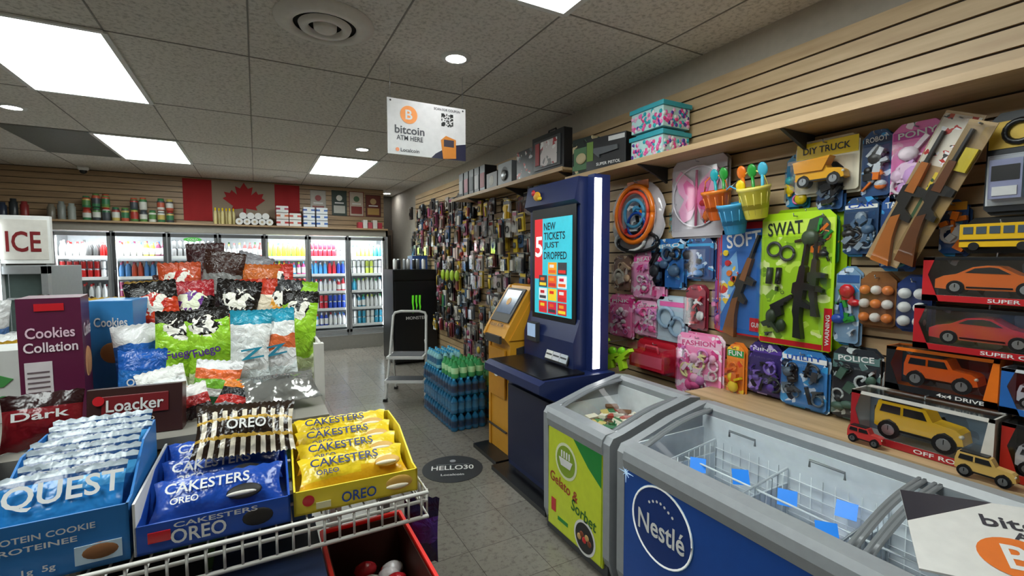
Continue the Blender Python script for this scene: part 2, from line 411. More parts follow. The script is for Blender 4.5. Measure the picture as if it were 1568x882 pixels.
for i in range(7):
    la = bpy.data.lights.new('cooler_lamp', 'AREA'); la.shape = 'RECTANGLE'; la.size = DW-.1; la.size_y = .08
    la.energy = [12, 7, 3.5, 3.5, 12, 17, 17][i]; la.color = (.93, .98, 1)
    lo = bpy.data.objects.new('cooler_lamp', la); sc.collection.objects.link(lo)
    lo.location = (DX0+(i+.5)*DW, Y0+.06, 1.80); lo.rotation_euler = (math.radians(22), 0, 0)
b = B('oval_door_sticker', FY(DX0+2.5*DW, Y0-.021, 1.80)); b.disc(0, -.03, .001, .11, m('#4db848', .4, 0, .3), ry=.03); b.txt('COLD', 0, -.03, .12, .03, .002, WHITE); b.done()
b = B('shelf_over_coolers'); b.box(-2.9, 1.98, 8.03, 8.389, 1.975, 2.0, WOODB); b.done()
b = B('shelf_stock_jars')
cols = [m(c, .35) for c in ['#5a8a4a', '#d8d8d0', '#b03a30', '#3a7a50', '#c8b060', '#444a50', '#c05a40']]
x = -1.95
while x < -.95:
    r = .045; h = R.uniform(.13, .17)
    for lv in range(2 if R.random() < .65 else 1):
        b.rev(x, 8.2, 2.0+lv*(h+.025), [(r*.9, 0), (r, .01), (r, h*.3), (r, h*.75), (r, h*.9), (r*.8, h), (r*.8, h+.022)], [cols[R.randrange(7)] for _ in range(6)], 12)
    x += .1
for x, h, c in [(-2.65, .25, '#30363a'), (-2.55, .22, '#903030'), (-2.75, .2, '#2e3a50'), (-2.2, .24, '#888c88'), (-2.1, .22, '#9aa09a'), (-2.3, .2, '#7a7466')]:
    b.rev(x, 8.2, 2.0, [(.04, 0), (.042, .01), (.042, h*.8), (.03, h*.86), (.03, h)], m(c, .3), 12)
b.done()
b = B('shelf_stock_bottles')
for i in range(6): b.rev(-.5+i*.045, 8.12+.05*(i % 2), 2.0, [(.022, 0), (.024, .01), (.024, .17), (.01, .2), (.01, .24)], [m('#d8c88a', .3)]*3+[YEL], 10)
b.done()
b = B('paper_towel_rolls')
b.M = T(0, 8.2, 2.0)
for i in range(5): b.L = T(-.2+i*.1, 0, .05) @ RX(90); b.cyl(0, 0, -.12, .12, .049, WHITE, seg=18); b.cyl(0, 0, .118, .122, .018, m('#bba88a'), seg=10)
for i in range(4): b.L = T(-.15+i*.1, 0, .136) @ RX(90); b.cyl(0, 0, -.12, .12, .049, WHITE, seg=18)
b.done()
def tissue(nm, x, z, c1, c2, w=.17, h=.1):
    b = B(nm, FY(x, 8.09, z)); b.box(-w/2, w/2, 0, h, -.16, 0, m(c1, .35)); b.box(-w/2-.001, w/2+.001, h*.35, h*.75, -.12, .001, m(c2, .35)); b.disc(0, h*.55, .002, .03, WHITE); b.done(.008)
for j, (x, c1, c2) in enumerate([(.38, '#e8e0e0', '#c03030'), (.38, '#e6dcd8', '#d06a3a'), (.38, '#eeeeee', '#b03050')]): tissue('tissue_pack', x, 2.0+j*.105, hx(c1), c2)
for j in range(2): tissue('tissue_pack', .56, 2.0+j*.105, '#e8e4e0', '#c8483a')
for j in range(3): tissue('paper_napkin_pack', .76, 2.0+j*.105, '#e6ebf2', '#2e5aa8'); tissue('paper_napkin_pack', .95, 2.0+j*.105, '#e6ebf2', '#3a6ab8')
b = B('boxed_tissues'); 
for i in range(5): b.box(1.5+i*.08, 1.57+i*.08, 8.05, 8.2, 2.0, 2.1+.04*(i % 2), m(['#c03a48', '#e0dcd8', '#b84a58', '#d8d0c8', '#a83040'][i], .4))
b.done(.003)

b = B('canadian_flag', FY(-.13, 8.38, 2.06))
FRD = m('#a81e22', .8, 0, 0, .12, 6); FWH = m('#a08f7c', .85, 0, 0, .1, 6)
def cloth(x0, x1, mt):
    n = 8; vs = []; fs = []
    for i in range(n+1):
        x = x0+(x1-x0)*i/n
        for j in range(7): vs.append((x, .61*j/6, .006+.006*math.sin(x*28+j*.5)))
    for i in range(n):
        for j in range(6): a = i*7+j; fs.append((a, a+7, a+8, a+1))
    b.add(vs, fs, mt, True)
cloth(-.78, -.42, FRD); cloth(-.42, .42, FWH); cloth(.42, .78, FRD)
half = [(0, 1), (.16, .70), (.36, .80), (.29, .38), (.50, .60), (.57, .44), (.80, .49), (.72, .26), (.86, .16), (.46, -.20), (.52, -.38), (.06, -.30), (.05, -.75)]
leaf = half+[(-x, y) for x, y in half[::-1] if x > 0]
b.prism([(x*.33, .30+y*.30) for x, y in leaf], .016, .019, FRD)
b.done()
def poster(nm, x, z, w, h, bg, items):
    b = B(nm, FY(x, 8.385, z)); b.box(-w/2, w/2, 0, h, -.002, .004, m(bg, .5)); b.box(-w/2+.01, w/2-.01, .01, h-.01, .004, .005, m(items[0], .5))
    b.box(-w/2+.03, w/2-.03, h*.1, h*.4, .005, .006, m(items[1], .5)); b.disc(0, h*.7, .006, min(w, h)*.2, m(items[2], .5)); b.box(-w*.3, w*.3, h*.48, h*.53, .005, .0065, WHITE); b.done()
poster('wall_poster', .93, 2.2, .24, .42, '#a7a29a', ['#b9b2a8', '#96504a', '#a84a48'])
poster('wall_poster', 1.26, 2.22, .24, .42, '#1e2c26', ['#24362e', '#c8c8c0', '#e0e0d8'])
poster('wall_poster', 1.54, 2.22, .24, .42, '#7a2220', ['#c8b8a8', '#8a2a26', '#4a6a48'])
poster('wall_poster', 1.82, 2.22, .26, .38, '#3a1a18', ['#6a2a20', '#b89050', '#c0a070'])

# ice merchandiser on the left
b = B('ice_merchandiser')
b.box(-2.5, -1.44, 5.06, 5.8, 0, 1.44, m('#8c9092', .4))
b.box(-1.74, -1.70, 4.97, 5.06, .0, 1.80, m('#dfe2e4', .4)); b.box(-1.725, -1.703, 4.955, 4.969, .2, 1.77, LED)
b.box(-1.48, -1.44, 4.98, 5.06, .0, 1.44, SIL); b.box(-1.7, -1.44, 4.98, 5.06, 1.38, 1.44, SIL); b.box(-1.7, -1.44, 4.98, 5.06, 0, .2, SIL)
b.box(-1.70, -1.48, 5.03, 5.059, .2, 1.38, m('#46524f', .10))
b.tube([(-1.50, 4.975, .85), (-1.50, 4.95, .87), (-1.50, 4.95, 1.18), (-1.50, 4.975, 1.2)], .008, BLACK)
for q in range(4): b.box(-1.69, -1.49, 5.015, 5.03, .4+q*.26, .415+q*.26, SIL)
b.L = FY(-1.575, 4.98, 1.46)
b.box(-.165, .165, 0, .37, -.05, 0, WHITE); b.box(-.15, .15, .03, .34, 0, .004, m('#d8d4cc', .4)); b.txt('ICE', .01, .17, .20, .16, .006, m('#7a1e22', .4))
b.done(.004)

# ---------------------------------------------------------------- tall black fridge, step ladder, water
b = B('energy_drink_fridge', FY(1.98, 6.5, 0))
b.box(-.32, .32, .03, 1.34, -.6, 0, m('#0e0f11', .35)); b.box(-.30, .30, .06, 1.18, 0, .03, m('#15171a', .35)); b.box(-.31, .31, 1.2, 1.32, 0, .02, BLACK)
GN = m('#5fd02a', .4, 0, .5)
for i, (dx, hh) in enumerate([(-.05, .26), (0, .21), (.05, .24)]):
    b.prism([(dx-.012, .98), (dx+.016, .98), (dx+.010, .98-hh*.5), (dx+.018, .98-hh*.7), (dx, .98-hh), (dx-.006, .98-hh*.6), (dx-.014, .98-hh*.4)], .03, .034, GN)
b.txt('MONSTER', 0, .66, .3, .045, .032, WHITE)
for s in (-.28, .24): b.box(s, s+.04, 0, .03, -.5, -.05, BLACK)
b.done(.006)
b = B('energy_drink_cans', T(1.98, 6.65, 1.34))
for i in range(7): b.rev(-.25+i*.07, .06*(i % 2), 0, [(.025, 0), (.028, .01), (.028, .14), (.022, .155)], [STEEL, [WHITE, BLACK, GREY][i % 3], STEEL], 10)
b.box(.05, .28, .15, .4, 0, .2, m('#3a5a9a', .4))
b.done()

b = B('folding_step_ladder', T(1.42, 4.95, 0) @ RZ(-28))
LW = m('#dcdbd8', .35)
for sx in (-.21, .21):
    b.tube([(sx, -.18, .01), (sx*.92, -.02, .46), (sx*.86, .10, .88)], .014, LW, 8)
    b.tube([(sx, .30, .01), (sx*.86, .02, .62)], .012, LW, 8)
    b.box(sx-.02, sx+.02, -.205, -.16, 0, .03, BLACK); b.box(sx-.02, sx+.02, .28, .32, 0, .03, BLACK)
b.tube([(-.18, .10, .87), (-.165, .11, .905), (-.1, .115, .92), (.1, .115, .92), (.165, .11, .905), (.18, .10, .87)], .014, LW, 8)
b.tube([(-.2, .26, .12), (.2, .26, .12)], .011, LW)
b.box(-.195, .195, -.18, .10, .445, .475, LW); b.box(-.17, .17, -.16, .09, .475, .48, m('#5a5c60', .6))
b.box(-.21, .21, -.23, -.04, .205, .235, LW); b.box(-.19, .19, -.22, -.05, .235, .24, m('#5a5c60', .6))
b.done(.002)

b = B('bottled_water_cases', Matrix.Diagonal((1, 1, .86, 1)))
WT = m('#1f6f9c', .08); WTL = m('#9fdce4', .08); CAPB = m('#2aa0d0', .3)
def wcase(x0, y0, z0, nx, ny, cap, lab, film):
    p = .066
    for i in range(nx):
        for j in range(ny):
            x = x0+.035+i*p; y = y0+.035+j*p
            if 0 < i < nx-1 and 0 < j < ny-1: 
                b.rev(x, y, z0+.13, [(.02, 0), (.013, .02), (.014, .045)], [film, cap], 8)
            else:
                b.rev(x, y, z0, [(.028, 0), (.032, .01), (.032, .04), (.030, .045), (.030, .10), (.032, .105), (.031, .125), (.013, .16), (.014, .178)],
                      [film, film, lab, lab, lab, film, film, cap], 10)
    w = nx*p; d = ny*p
    b.box(x0-.001, x0+w+.004, y0-.001, y0+d+.004, z0+.02, z0+.13, PLAST)
GRB = m('#4aa868', .08); GRC = m('#1f8a3a', .3)
LB1 = m('#123f66', .3); LB2 = m('#3a86b0', .3)
for k in range(3): wcase(1.44, 3.72, k*.18, 5, 6, CAPB, [LB1, LB2, LB1][k], WT)
for k in range(3): wcase(1.44, 4.13, k*.18, 5, 6, CAPB, [LB1, LB2, LB1][k], WT)
wcase(1.46, 4.15, .54, 4, 5, CAPB, m('#2a7aa8', .3), WTL)
for k in range(3): wcase(1.79, 3.9, k*.18, 6, 6, [CAPB, CAPB, GRC][k], [LB1, LB1, m('#8ac86a', .3)][k], [WT, WT, m('#8fd8a0', .12)][k])
for i in range(4):
    for j in range(4):
        b.rev(1.49+i*.078, 3.77+j*.078, .535, [(.03, 0), (.036, .01), (.034, .05), (.036, .11), (.014, .16), (.014, .175)], [GRB, GRB, m('#b8e8b0', .2), GRB, GRC], 10)
b.done()

b = B('floor_decal', T(1.19, 3.07, .001))
b.cyl(0, 0, 0, .002, .215, m('#26272c', .5), seg=48)
b.L = RZ(-22); b.txt('HELLO30', 0, .01, .30, .07, .003, WHITE); b.txt('Localcoin', 0, -.10, .16, .03, .003, m('#d8d8d8')); b.disc(0, .12, .003, .022, m('#9a9ca2')); b.box(-.12, .12, .06, .064, .0025, .003, GREY)
b.done()

# ---------------------------------------------------------------- bitcoin ATM
b = B('cash_machine_kiosk')
AO = m('#d99a2a', .4, 0, 0, .05); AD = m('#3a3836', .45)
b.L = FY(0, 3.32, 0)
prof = [(1.60, .03), (1.98, .03), (1.98, 1.28), (1.84, 1.30), (1.78, 1.29), (1.58, .98), (1.55, .92), (1.60, .86)]
b.prism(prof, 0, .03, AO)
b.prism([(x+.01, z) if x < 1.9 else (x, z) for x, z in prof], .03, .34, AO)
b.prism([(1.66, .03), (1.98, .03), (1.98, .9), (1.66, .84)], .34, .352, AD)
b.prism([(1.60, .90), (1.84, 1.28), (1.98, 1.28), (1.98, .90)], .341, .35, AO)
b.L = Matrix.Identity(4)
b.box(1.48, 2.0, 2.96, 3.36, 0, .03, BLACK)
b.L = FX(1.60, 3.16, 0)
b.box(-.13, .13, .45, .82, 0, .012, m('#c98a22', .4)); b.box(-.15, .15, .2, .21, 0, .014, AD)
b.cyl(0, .66, .012, .018, .055, WHITE, seg=24); b.txt('B', 0, .66, .05, .06, .02, AO)
b.L = T(1.585, 3.15, .98) @ FXR @ RX(-33)
b.box(-.14, .14, .05, .34, .0, .012, AD); b.box(-.11, .11, .12, .32, .012, .016, m('#5c6a80', .15, 0, .35)); b.txt('bitcoin ATM', 0, .02, .22, .03, .016, m('#503008'))
b.disc(0, .22, .018, .03, AO)
b.L = FX(1.59, 3.14, 0)
b.box(-.12, .12, .875, .93, .03, .05, AD)
b.done(.006)

# ---------------------------------------------------------------- lottery kiosk
NV = m('#1a2858', .35); NVD = m('#141c40', .35); BK = m('#0f1014', .3)
b = B('lottery_kiosk')
b.box(1.43, 1.95, 2.22, 2.93, 0, .03, BK)
b.box(1.56, 1.93, 2.30, 2.91, .03, .70, NV)
b.L = FY(0, 2.93, 0)
b.prism([(1.38, .73), (1.52, .66), (1.93, .66), (1.93, .80), (1.42, .80), (1.38, .78)], 0, .72, NV)
b.prism([(1.42, .80), (1.72, .80), (1.72, .815), (1.42, .808)], .03, .69, BK)
b.prism([(1.70, .80), (1.93, .80), (1.93, 2.0), (1.73, 2.0), (1.70, 1.86), (1.75, 1.83), (1.75, 1.12), (1.70, .98)], 0, .60, NV)
b.L = Matrix.Identity(4)
b.box(1.80, 1.92, 2.265, 2.33, .79, 2.01, m('#243268', .35)); b.box(1.80, 1.85, 2.258, 2.266, .82, 1.985, m('#ffffff', .5, 0, 5, 0, 5))
b.L = FX(1.745, 2.62, 0)
b.box(-.26, .26, 1.06, 1.84, 0, .008, BK)
b.box(-.22, .22, 1.12, 1.77, .008, .012, m('#35b6c8', .3, 0, .8))
b.box(-.22, -.12, 1.36, 1.77, .012, .013, m('#d8222c', .3, 0, .7)); b.txt('5', -.165, 1.58, .09, .14, .014, m('#ffffff', .3, 0, .9))
WE = m('#0c3040', .3, 0, .0)
for i, (t, w) in enumerate([('NEW', .14), ('TICKETS', .25), ('JUST', .18), ('DROPPED', .27)]):
    b.txt(t, -.10+w/2, 1.715-i*.065, w, .05, .014, WE)
cc = ['#e03028', '#f0a020', '#e8e8e8', '#d02040', '#3a3a40', '#f0d030', '#c82830', '#e86020']
for i in range(3):
    for j in range(4):
        x = -.16+i*.115; z = 1.13+j*.088
        if j == 3 and i == 0: continue
        b.box(x, x+.10, z, z+.08, .0125, .0145, m(cc[(i*3+j*2) % 8], .3, 0, .6)); b.box(x+.01, x+.09, z+.01, z+.03, .0145, .0155, m(cc[(i+j+3) % 8], .3, 0, .6)); b.box(x+.02, x+.07, z+.045, z+.065, .0145, .0155, m(cc[(i*2+j+5) % 8], .3, 0, .5))
b.L = FX(1.715, 2.62, 0)
b.ball((.17-.32, 1.925, .01), .035, m('#e8a818', .4), 1.3, .9, .3); b.ball((-.19, 1.95, .014), .022, RED, 1.1, 1, .4); b.ball((-.11, 1.905, .014), .02, m('#f0d020'), 1.3, .7, .4)
b.L = FX(1.70, 2.62, 0)
b.box(.02-.24, .14-.24, .93, 1.06, .0, .03, DGREY); b.box(-.21, -.11, .96, 1.05, .03, .034, m('#9fb8d8', .2, 0, .5))
b.L = T(1.68, 2.50, .83) @ FXR @ RX(-20)
b.box(-.13, .13, 0, .22, -.01, .0, BK)
for i in range(3):
    for j in range(3): b.box(-.12+i*.082, -.045+i*.082, .01+j*.07, .065+j*.07, 0, .006, [WHITE, m('#d8d8e0'), m('#c8d0d8')][(i+j) % 3]); b.box(-.115+i*.082, -.05+i*.082, .035+j*.07, .045+j*.07, .006, .007, DGREY)
b.L = FX(1.55, 2.6, 0); b.box(-.28, .28, .08, .62, 0, .012, NVD)
b.done(.005)

# ---------------------------------------------------------------- hanging sign
b = B('hanging_cryptocurrency_sign', FY(.995, 2.95, 2.15))
b.box(-.26, .26, 0, .34, -.006, 0, m('#e6e6e6', .4)); 
b.prism([(.02, 0), (.26, 0), (.26, .11), (.15, .09), (.05, .03)], 0, .001, m('#1c1a3c', .4))
b.prism([(.10, .0), (.19, .01), (.19, .13), (.12, .15), (.085, .12)], .001, .003, m('#e08a2a', .4)); b.box(.105, .175, .08, .125, .003, .004, m('#3a3040'))
b.disc(-.125, .25, .002, .055, m('#f0923a', .4, 0, .2)); b.txt('B', -.125, .25, .045, .06, .003, WHITE)
b.txt('bitcoin', -.12, .155, .19, .05, .002, m('#3a3a44')); b.txt('ATM HERE', -.12, .105, .17, .03, .002, m('#3a3a44')); b.txt('Localcoin', -.12, .03, .12, .022, .002, m('#2a2a34')); b.disc(-.2, .03, .002, .012, ORA)
b.txt('SCAN FOR COUPON', .13, .315, .18, .016, .002, m('#3a3a44'))
rq = random.Random(3)
for i in range(12):
    for j in range(12):
        if rq.random() < .5 or (i < 3 and j < 3) or (i > 8 and j > 8) or (i < 3 and j > 8): b.box(.09+i*.0068, .0968+i*.0068, .21+j*.0068, .2168+j*.0068, .001, .002, m('#111111'))
for x in (-.24, .24): b.tube([(x, .33, -.003), (x, .549, -.003)], .0012, STEEL); 
for x in (-.24, .24): b.disc(x, .325, .002, .006, DGREY, seg=10)
b.done()

# ---------------------------------------------------------------- freezers
LG = m('#9a9ea2', .35); FG = m('#7d8185', .4); LINER = m('#eef3f8', .35); FILLGLOW = m('#eaf4ff', .5, 0, 6, 0, 5)
def arc(n=8):
    return [(1.44+.44*i/n, .685+.10*i/n+.025*math.sin(pi*i/n)) for i in range(n+1)]
def freezer(b, y0, y1, fmat, bars):
    b.L = FY(0, 0, 0)
    ep = [(1.40, .03), (1.93, .03), (1.95, .10), (1.95, .80), (1.88, .81), (1.66, .765), (1.44, .70), (1.385, .69), (1.365, .66), (1.37, .12)]
    b.prism(ep, -y1, -y1+.045, LG); b.prism(ep, -y0-.045, -y0, LG)
    b.L = Matrix.Identity(4)
    ya, yb = y0+.045, y1-.045
    b.box(1.37, 1.43, ya, yb, .06, .60, fmat)
    b.L = FY(0, 0, 0)
    b.prism([(1.365, .60), (1.355, .64), (1.36, .675), (1.38, .695), (1.44, .70), (1.455, .68), (1.44, .60)], -yb, -ya, LG)
    b.prism([(1.86, .60), (1.86, .79), (1.88, .81), (1.93, .81), (1.955, .79), (1.95, .1), (1.90, .1), (1.90, .60)], -yb, -ya, LG)
    b.L = Matrix.Identity(4)
    b.box(1.43, 1.44, ya, yb, .25, .68, LINER); b.box(1.855, 1.859, ya, yb, .25, .76, LINER)
    b.box(1.43, 1.88, ya, yb, .22, .26, LINER); b.box(1.38, 1.93, y0+.02, y1-.02, .02, .08, DGREY)
    b.box(1.44, 1.87, ya, ya+.008, .25, .70, LINER); b.box(1.44, 1.87, yb-.008, yb, .25, .70, LINER)
    b.box(1.444, 1.45, ya+.02, yb-.02, .655, .668, FILLGLOW)  # added glow strip under the rim, brightens the freezer interior
    a = arc(); vs = []; fs = []
    for (x, z) in a: vs += [(x, ya, z), (x, yb, z)]
    for i in range(len(a)-1): fs.append((2*i, 2*i+1, 2*i+3, 2*i+2))
    b.add(vs, fs, GLASS, True)
    for y in bars: 
        for dy in (-.010, .004): b.tube([(x, y+dy, z+.004) for x, z in a], .008, FG)
b = B('ice_cream_freezer_small')
freezer(b, 1.59, 2.14, m('#bccb2c', .4), [1.66, 2.08])
b.L = FX(1.368, 1.865, 0)
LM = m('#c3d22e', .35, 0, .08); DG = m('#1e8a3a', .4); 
b.box(-.22, .22, .07, .60, 0, .002, LM)
b.prism([(.0, .60), (.22, .60), (.22, .44), (.12, .50)], .002, .003, DG)
b.disc(-.06, .46, .004, .095, m('#e9efc8', .4)); b.disc(-.06, .46, .005, .08, m('#8aa828', .4)); b.prism([(-.12, .47), (0, .47), (-.02, .43), (-.10, .43)], .006, .007, WHITE)
for i in range(4): b.box(-.10+i*.022, -.088+i*.022, .475, .51, .006, .007, WHITE)
b.txt('Gelato &', -.08, .325, .25, .055, .004, m('#a83a2a'), -8); b.txt('Sorbet', .09, .25, .20, .06, .004, m('#2a6a2a'), -8)
b.disc(.10, .14, .004, .085, WHITE); b.disc(.10, .14, .005, .072, BLACK); 
for i in range(5): b.ball((.06+i*.02, .13+.02*(i % 2), .006), .016, [m('#c8a060'), m('#7a3a20'), RED][i % 3], 1, 1, .2)
b.box(-.19, -.15, .15, .22, .003, .005, RED); b.box(-.13, -.04, .12, .14, .003, .004, DG)
b.L = Matrix.Identity(4)
b.box(1.45, 1.85, 1.65, 2.08, .52, .56, m('#c8c0a0'))
for i in range(90):
    xx = R.uniform(1.49, 1.82); b.L = T(xx, R.uniform(1.68, 2.06), .575+R.uniform(.0, .05)+(xx-1.49)*.12) @ RZ(R.uniform(0, 180)) @ RX(R.uniform(-30, 30)); b.box(-.035, .035, -.02, .02, -.008, .008, R.choice([m('#d8c070'), m('#3a7a4a'), m('#b84a3a'), m('#e8e0d0'), m('#7a5030'), m('#f0e8d0'), m('#4a8a4a')]))
b.L = Matrix.Identity(4)
b.done(.006)

b = B('ice_cream_chest_freezer')
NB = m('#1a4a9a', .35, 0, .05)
freezer(b, -.35, 1.54, NB, [1.46, .66, .62, -.2])
b.L = FX(1.369, 1.285, .445)
b.disc(0, 0, .002, .158, m('#6fa8e0', .4), seg=40); b.disc(0, 0, .003, .148, m('#12357a', .4), seg=40); b.ring(0, 0, .003, .152, .004, WHITE, 40)
b.txt('Nestlé', 0, -.015, .24, .085, .005, WHITE); 
for i in range(7): b.disc(-.06+.02*i, .075+.02*math.sin(i*.6), .005, .006, WHITE, seg=8)
st = []
for a in range(16):
    rr = (.045 if a % 4 == 0 else .025) if a % 2 == 0 else .006
    st.append((-.20+rr*math.cos(a*pi/8), .14+rr*math.sin(a*pi/8)))
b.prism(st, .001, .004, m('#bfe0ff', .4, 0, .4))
b.L = FX(1.369, 1.06, .20)
b.box(-.10, .06, .0, .05, .001, .003, BLACK); b.txt('ICE CREAM', -.02, .025, .13, .03, .004, WHITE); b.txt('Glaces', .35, .1, .3, .1, .003, m('#9cc4f0'))
b.L = Matrix.Identity(4)
WW = m('#e8eef2', .35)
ys = [1.42, 1.08, .74, .40, .06, -.25]
for i, y in enumerate(ys):
    b.box(1.45, 1.85, y-.004, y+.004, .34, .60, m('#dde6ee', .3)); 
    b.tube([(1.45, y, .61), (1.85, y, .66)], .005, WW)
    for q in range(12): b.tube([(1.46+q*.035, y-.006, .36), (1.46+q*.035, y-.006, .615+.004*q)], .0018, WW, 4)
for y in (1.25, .91, .57, .23):
    b.tube([(1.80, y-.06, .72), (1.80, y-.06, .745), (1.80, y+.06, .745), (1.80, y+.06, .72)], .005, GREY)
for q in range(6): b.tube([(1.462, -.28, .36+.045*q), (1.462, 1.44, .36+.045*q)], .002, WW, 4); b.tube([(1.848, -.28, .40+.045*q), (1.848, 1.44, .40+.045*q)], .002, WW, 4)
for q in range(40): b.tube([(1.848, -.26+q*.043, .36), (1.848, -.26+q*.043, .66)], .0015, WW, 4)
for q in range(9): b.tube([(1.47+q*.046, -.28, .45), (1.47+q*.046, 1.44, .45)], .002, WW, 4)
for q in range(24): b.tube([(1.46, -.26+q*.07, .452), (1.85, -.26+q*.07, .452)], .002, WW, 4)
b.tube([(1.65, -.28, .62), (1.65, 1.44, .62)], .004, WW)
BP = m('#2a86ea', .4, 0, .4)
for (x, y) in [(1.49, 1.34), (1.64, 1.34), (1.70, 1.18), (1.52, 1.12), (1.70, .99), (1.50, .92), (1.60, .80), (1.80, .84), (1.50, .68), (1.72, .55)]:
    b.L = T(x, y, .615) @ RZ(-60+R.uniform(-20, 20)) @ RX(R.uniform(40, 60)); b.box(-.032, .032, -.03, .03, 0, .001, BP)
for i in range(170):
    b.L = T(R.uniform(1.49, 1.80), R.uniform(-.2, 1.38), R.uniform(.34, .50)) @ RZ(R.uniform(0, 180)) @ RX(R.uniform(-25, 25)); b.box(-.06, .06, -.025, .025, -.01, .01, R.choice([WHITE, LINER, LINER, m('#c8d8ea'), m('#d0dcf0'), m('#d8c0a8'), m('#8aa8d0'), m('#c8b0c8')]))
b.done(.005)
b = B('cryptocurrency_flyer_board', T(1.66, .40, .775) @ RY(-11) @ RZ(-62))
b.box(-.20, .20, -.17, .17, 0, .006, m('#e4e2de', .4)); b.prism([(-.20, .02), (.0, .17), (-.2, .17)], .006, .007, m('#2c2a34')); b.disc(.0, -.06, .008, .075, m('#ea7a30')); b.txt('B', 0, -.06, .05, .09, .009, WHITE, 0); b.txt('bitcoin', .06, .08, .2, .05, .008, m('#2c2a34')); b.txt('ATM', .06, .03, .1, .03, .008, m('#2c2a34'))
b.done()

# ---------------------------------------------------------------- wall shelves
def shelf(nm, y0, y1, z, x0=2.05):
    b = B(nm); b.box(x0, XW-.019, y0, y1, z-.018, z, WOODS); b.box(x0-.008, x0, y0, y1, z-.026, z+.004, WOODS)
    y = y0+.1
    while y < y1:
        b.L = FY(0, y, 0); b.prism([(x0+.03, z-.02), (XW-.019, z-.02), (XW-.019, z-.12), (XW-.06, z-.10)], -.008, .008, DGREY); b.L = Matrix.Identity(4); y += .9
    b.done()
shelf('wall_shelf', -.6, 2.92, 2.10); shelf('wall_shelf', 2.96, 5.25, 2.19); shelf('lower_wall_shelf', -.9, 1.75, .78, 2.03)
b = B('craft_bead_tubs', T(2.19, 2.13, 2.101))
for k in range(2):
    z0 = k*.165
    b.box(-.11, .11, -.13, .13, z0, z0+.12, m('#bfe4e4', .12)); b.box(-.12, .12, -.14, .14, z0+.118, z0+.145, m('#35a8b8', .3)); b.box(-.09, .09, -.11, .11, z0+.145, z0+.16, m('#52c0cc', .3))
    for q in range(110):
        c = R.choice([PINK, PURP, m('#f4b8d8'), TEAL, WHITE, m('#e84a90')])
        if q % 2: b.ball((-.11, R.uniform(-.12, .12), z0+R.uniform(.012, .105)), .013, c, .5, n=4)
        else: b.ball((R.uniform(-.1, .1), -.13, z0+R.uniform(.012, .105)), .013, c, 1, .5, n=4)
b.done(.004)
b = B('toy_pistol_box', FX(2.08, 2.50, 2.101) @ RY(12))
b.box(-.17, .16, 0, .22, -.14, 0, m('#17181c', .3)); b.txt('SUPER PISTOL', .02, .04, .2, .02, .003, WHITE); b.prism([(-.05, .08), (-.05, .10), (.10, .115), (.10, .145), (-.10, .15), (-.1, .12)], .001, .012, m('#5a5e62')); b.box(-.165, -.11, .07, .2, 0, .002, m('#6a8a3a')); b.box(.02, .15, .18, .21, 0, .002, m('#d8d8d8'))
b.done(.003)
b = B('boxed_binocular_toy', FX(2.10, 2.79, 2.101) @ RY(8)); b.box(-.10, .10, 0, .27, -.1, 0, pm('#1e2824', ('#58805a', '#c8b890', '#101214'))); b.box(-.08, .08, .04, .2, 0, .004, m('#58805a')); b.ball((0, .12, .01), .04, m('#c8b890'), 1.3, 1, .3); b.done(.003)
b = B('tool_case_set', FX(2.10, 3.24, 2.191)); b.box(-.25, .22, 0, .32, -.08, 0, m('#1c1c20', .35)); b.box(-.21, .18, .04, .28, 0, .008, m('#4a4c50', .3)); b.box(-.1, .14, .06, .26, .008, .014, pm('#d8d0d0', ('#888888', '#a83a40', '#f0f0f0'))); b.box(-.18, -.12, .08, .26, .008, .014, m('#a83a40')); b.tube([(-.06, .32, -.04), (-.05, .35, -.04), (.05, .35, -.04), (.06, .32, -.04)], .008, BLACK)
b.done(.004)
b = B('boxed_flashlights', FX(2.12, 3.66, 2.191)); b.box(-.14, .14, 0, .27, -.1, 0, pm('#1c1c20', ('#c83a30', '#58606a', '#c8c8c8'))); b.done(.003)
b = B('boxed_kettle', FX(2.10, 4.0, 2.191)); b.box(-.14, .14, 0, .22, -.15, 0, m('#8d9296', .4)); b.disc(0, .11, .002, .07, m('#3a3c40')); b.ball((0, .1, .01), .05, STEEL, 1, 1, .3); b.done(.003)
b = B('boxed_lantern_toy', FX(2.10, 4.28, 2.191)); b.box(-.12, .12, 0, .17, -.15, 0, m('#5a5450', .4)); b.disc(0, .09, .002, .05, m('#c8c4b8')); b.done(.003)
b = B('boxed_hair_dryers')
for i in range(5): b.L = FX(2.10, 4.5+i*.145, 2.191); b.box(-.06, .06, 0, .28, -.14, 0, m('#1a1a1e', .35)); b.box(-.05, .05, .05, .2, 0, .003, m(['#a82a3a', '#d8d8d8', '#3a3a44', '#c87a8a', '#b8b8b8'][i]))
b.done(.002)

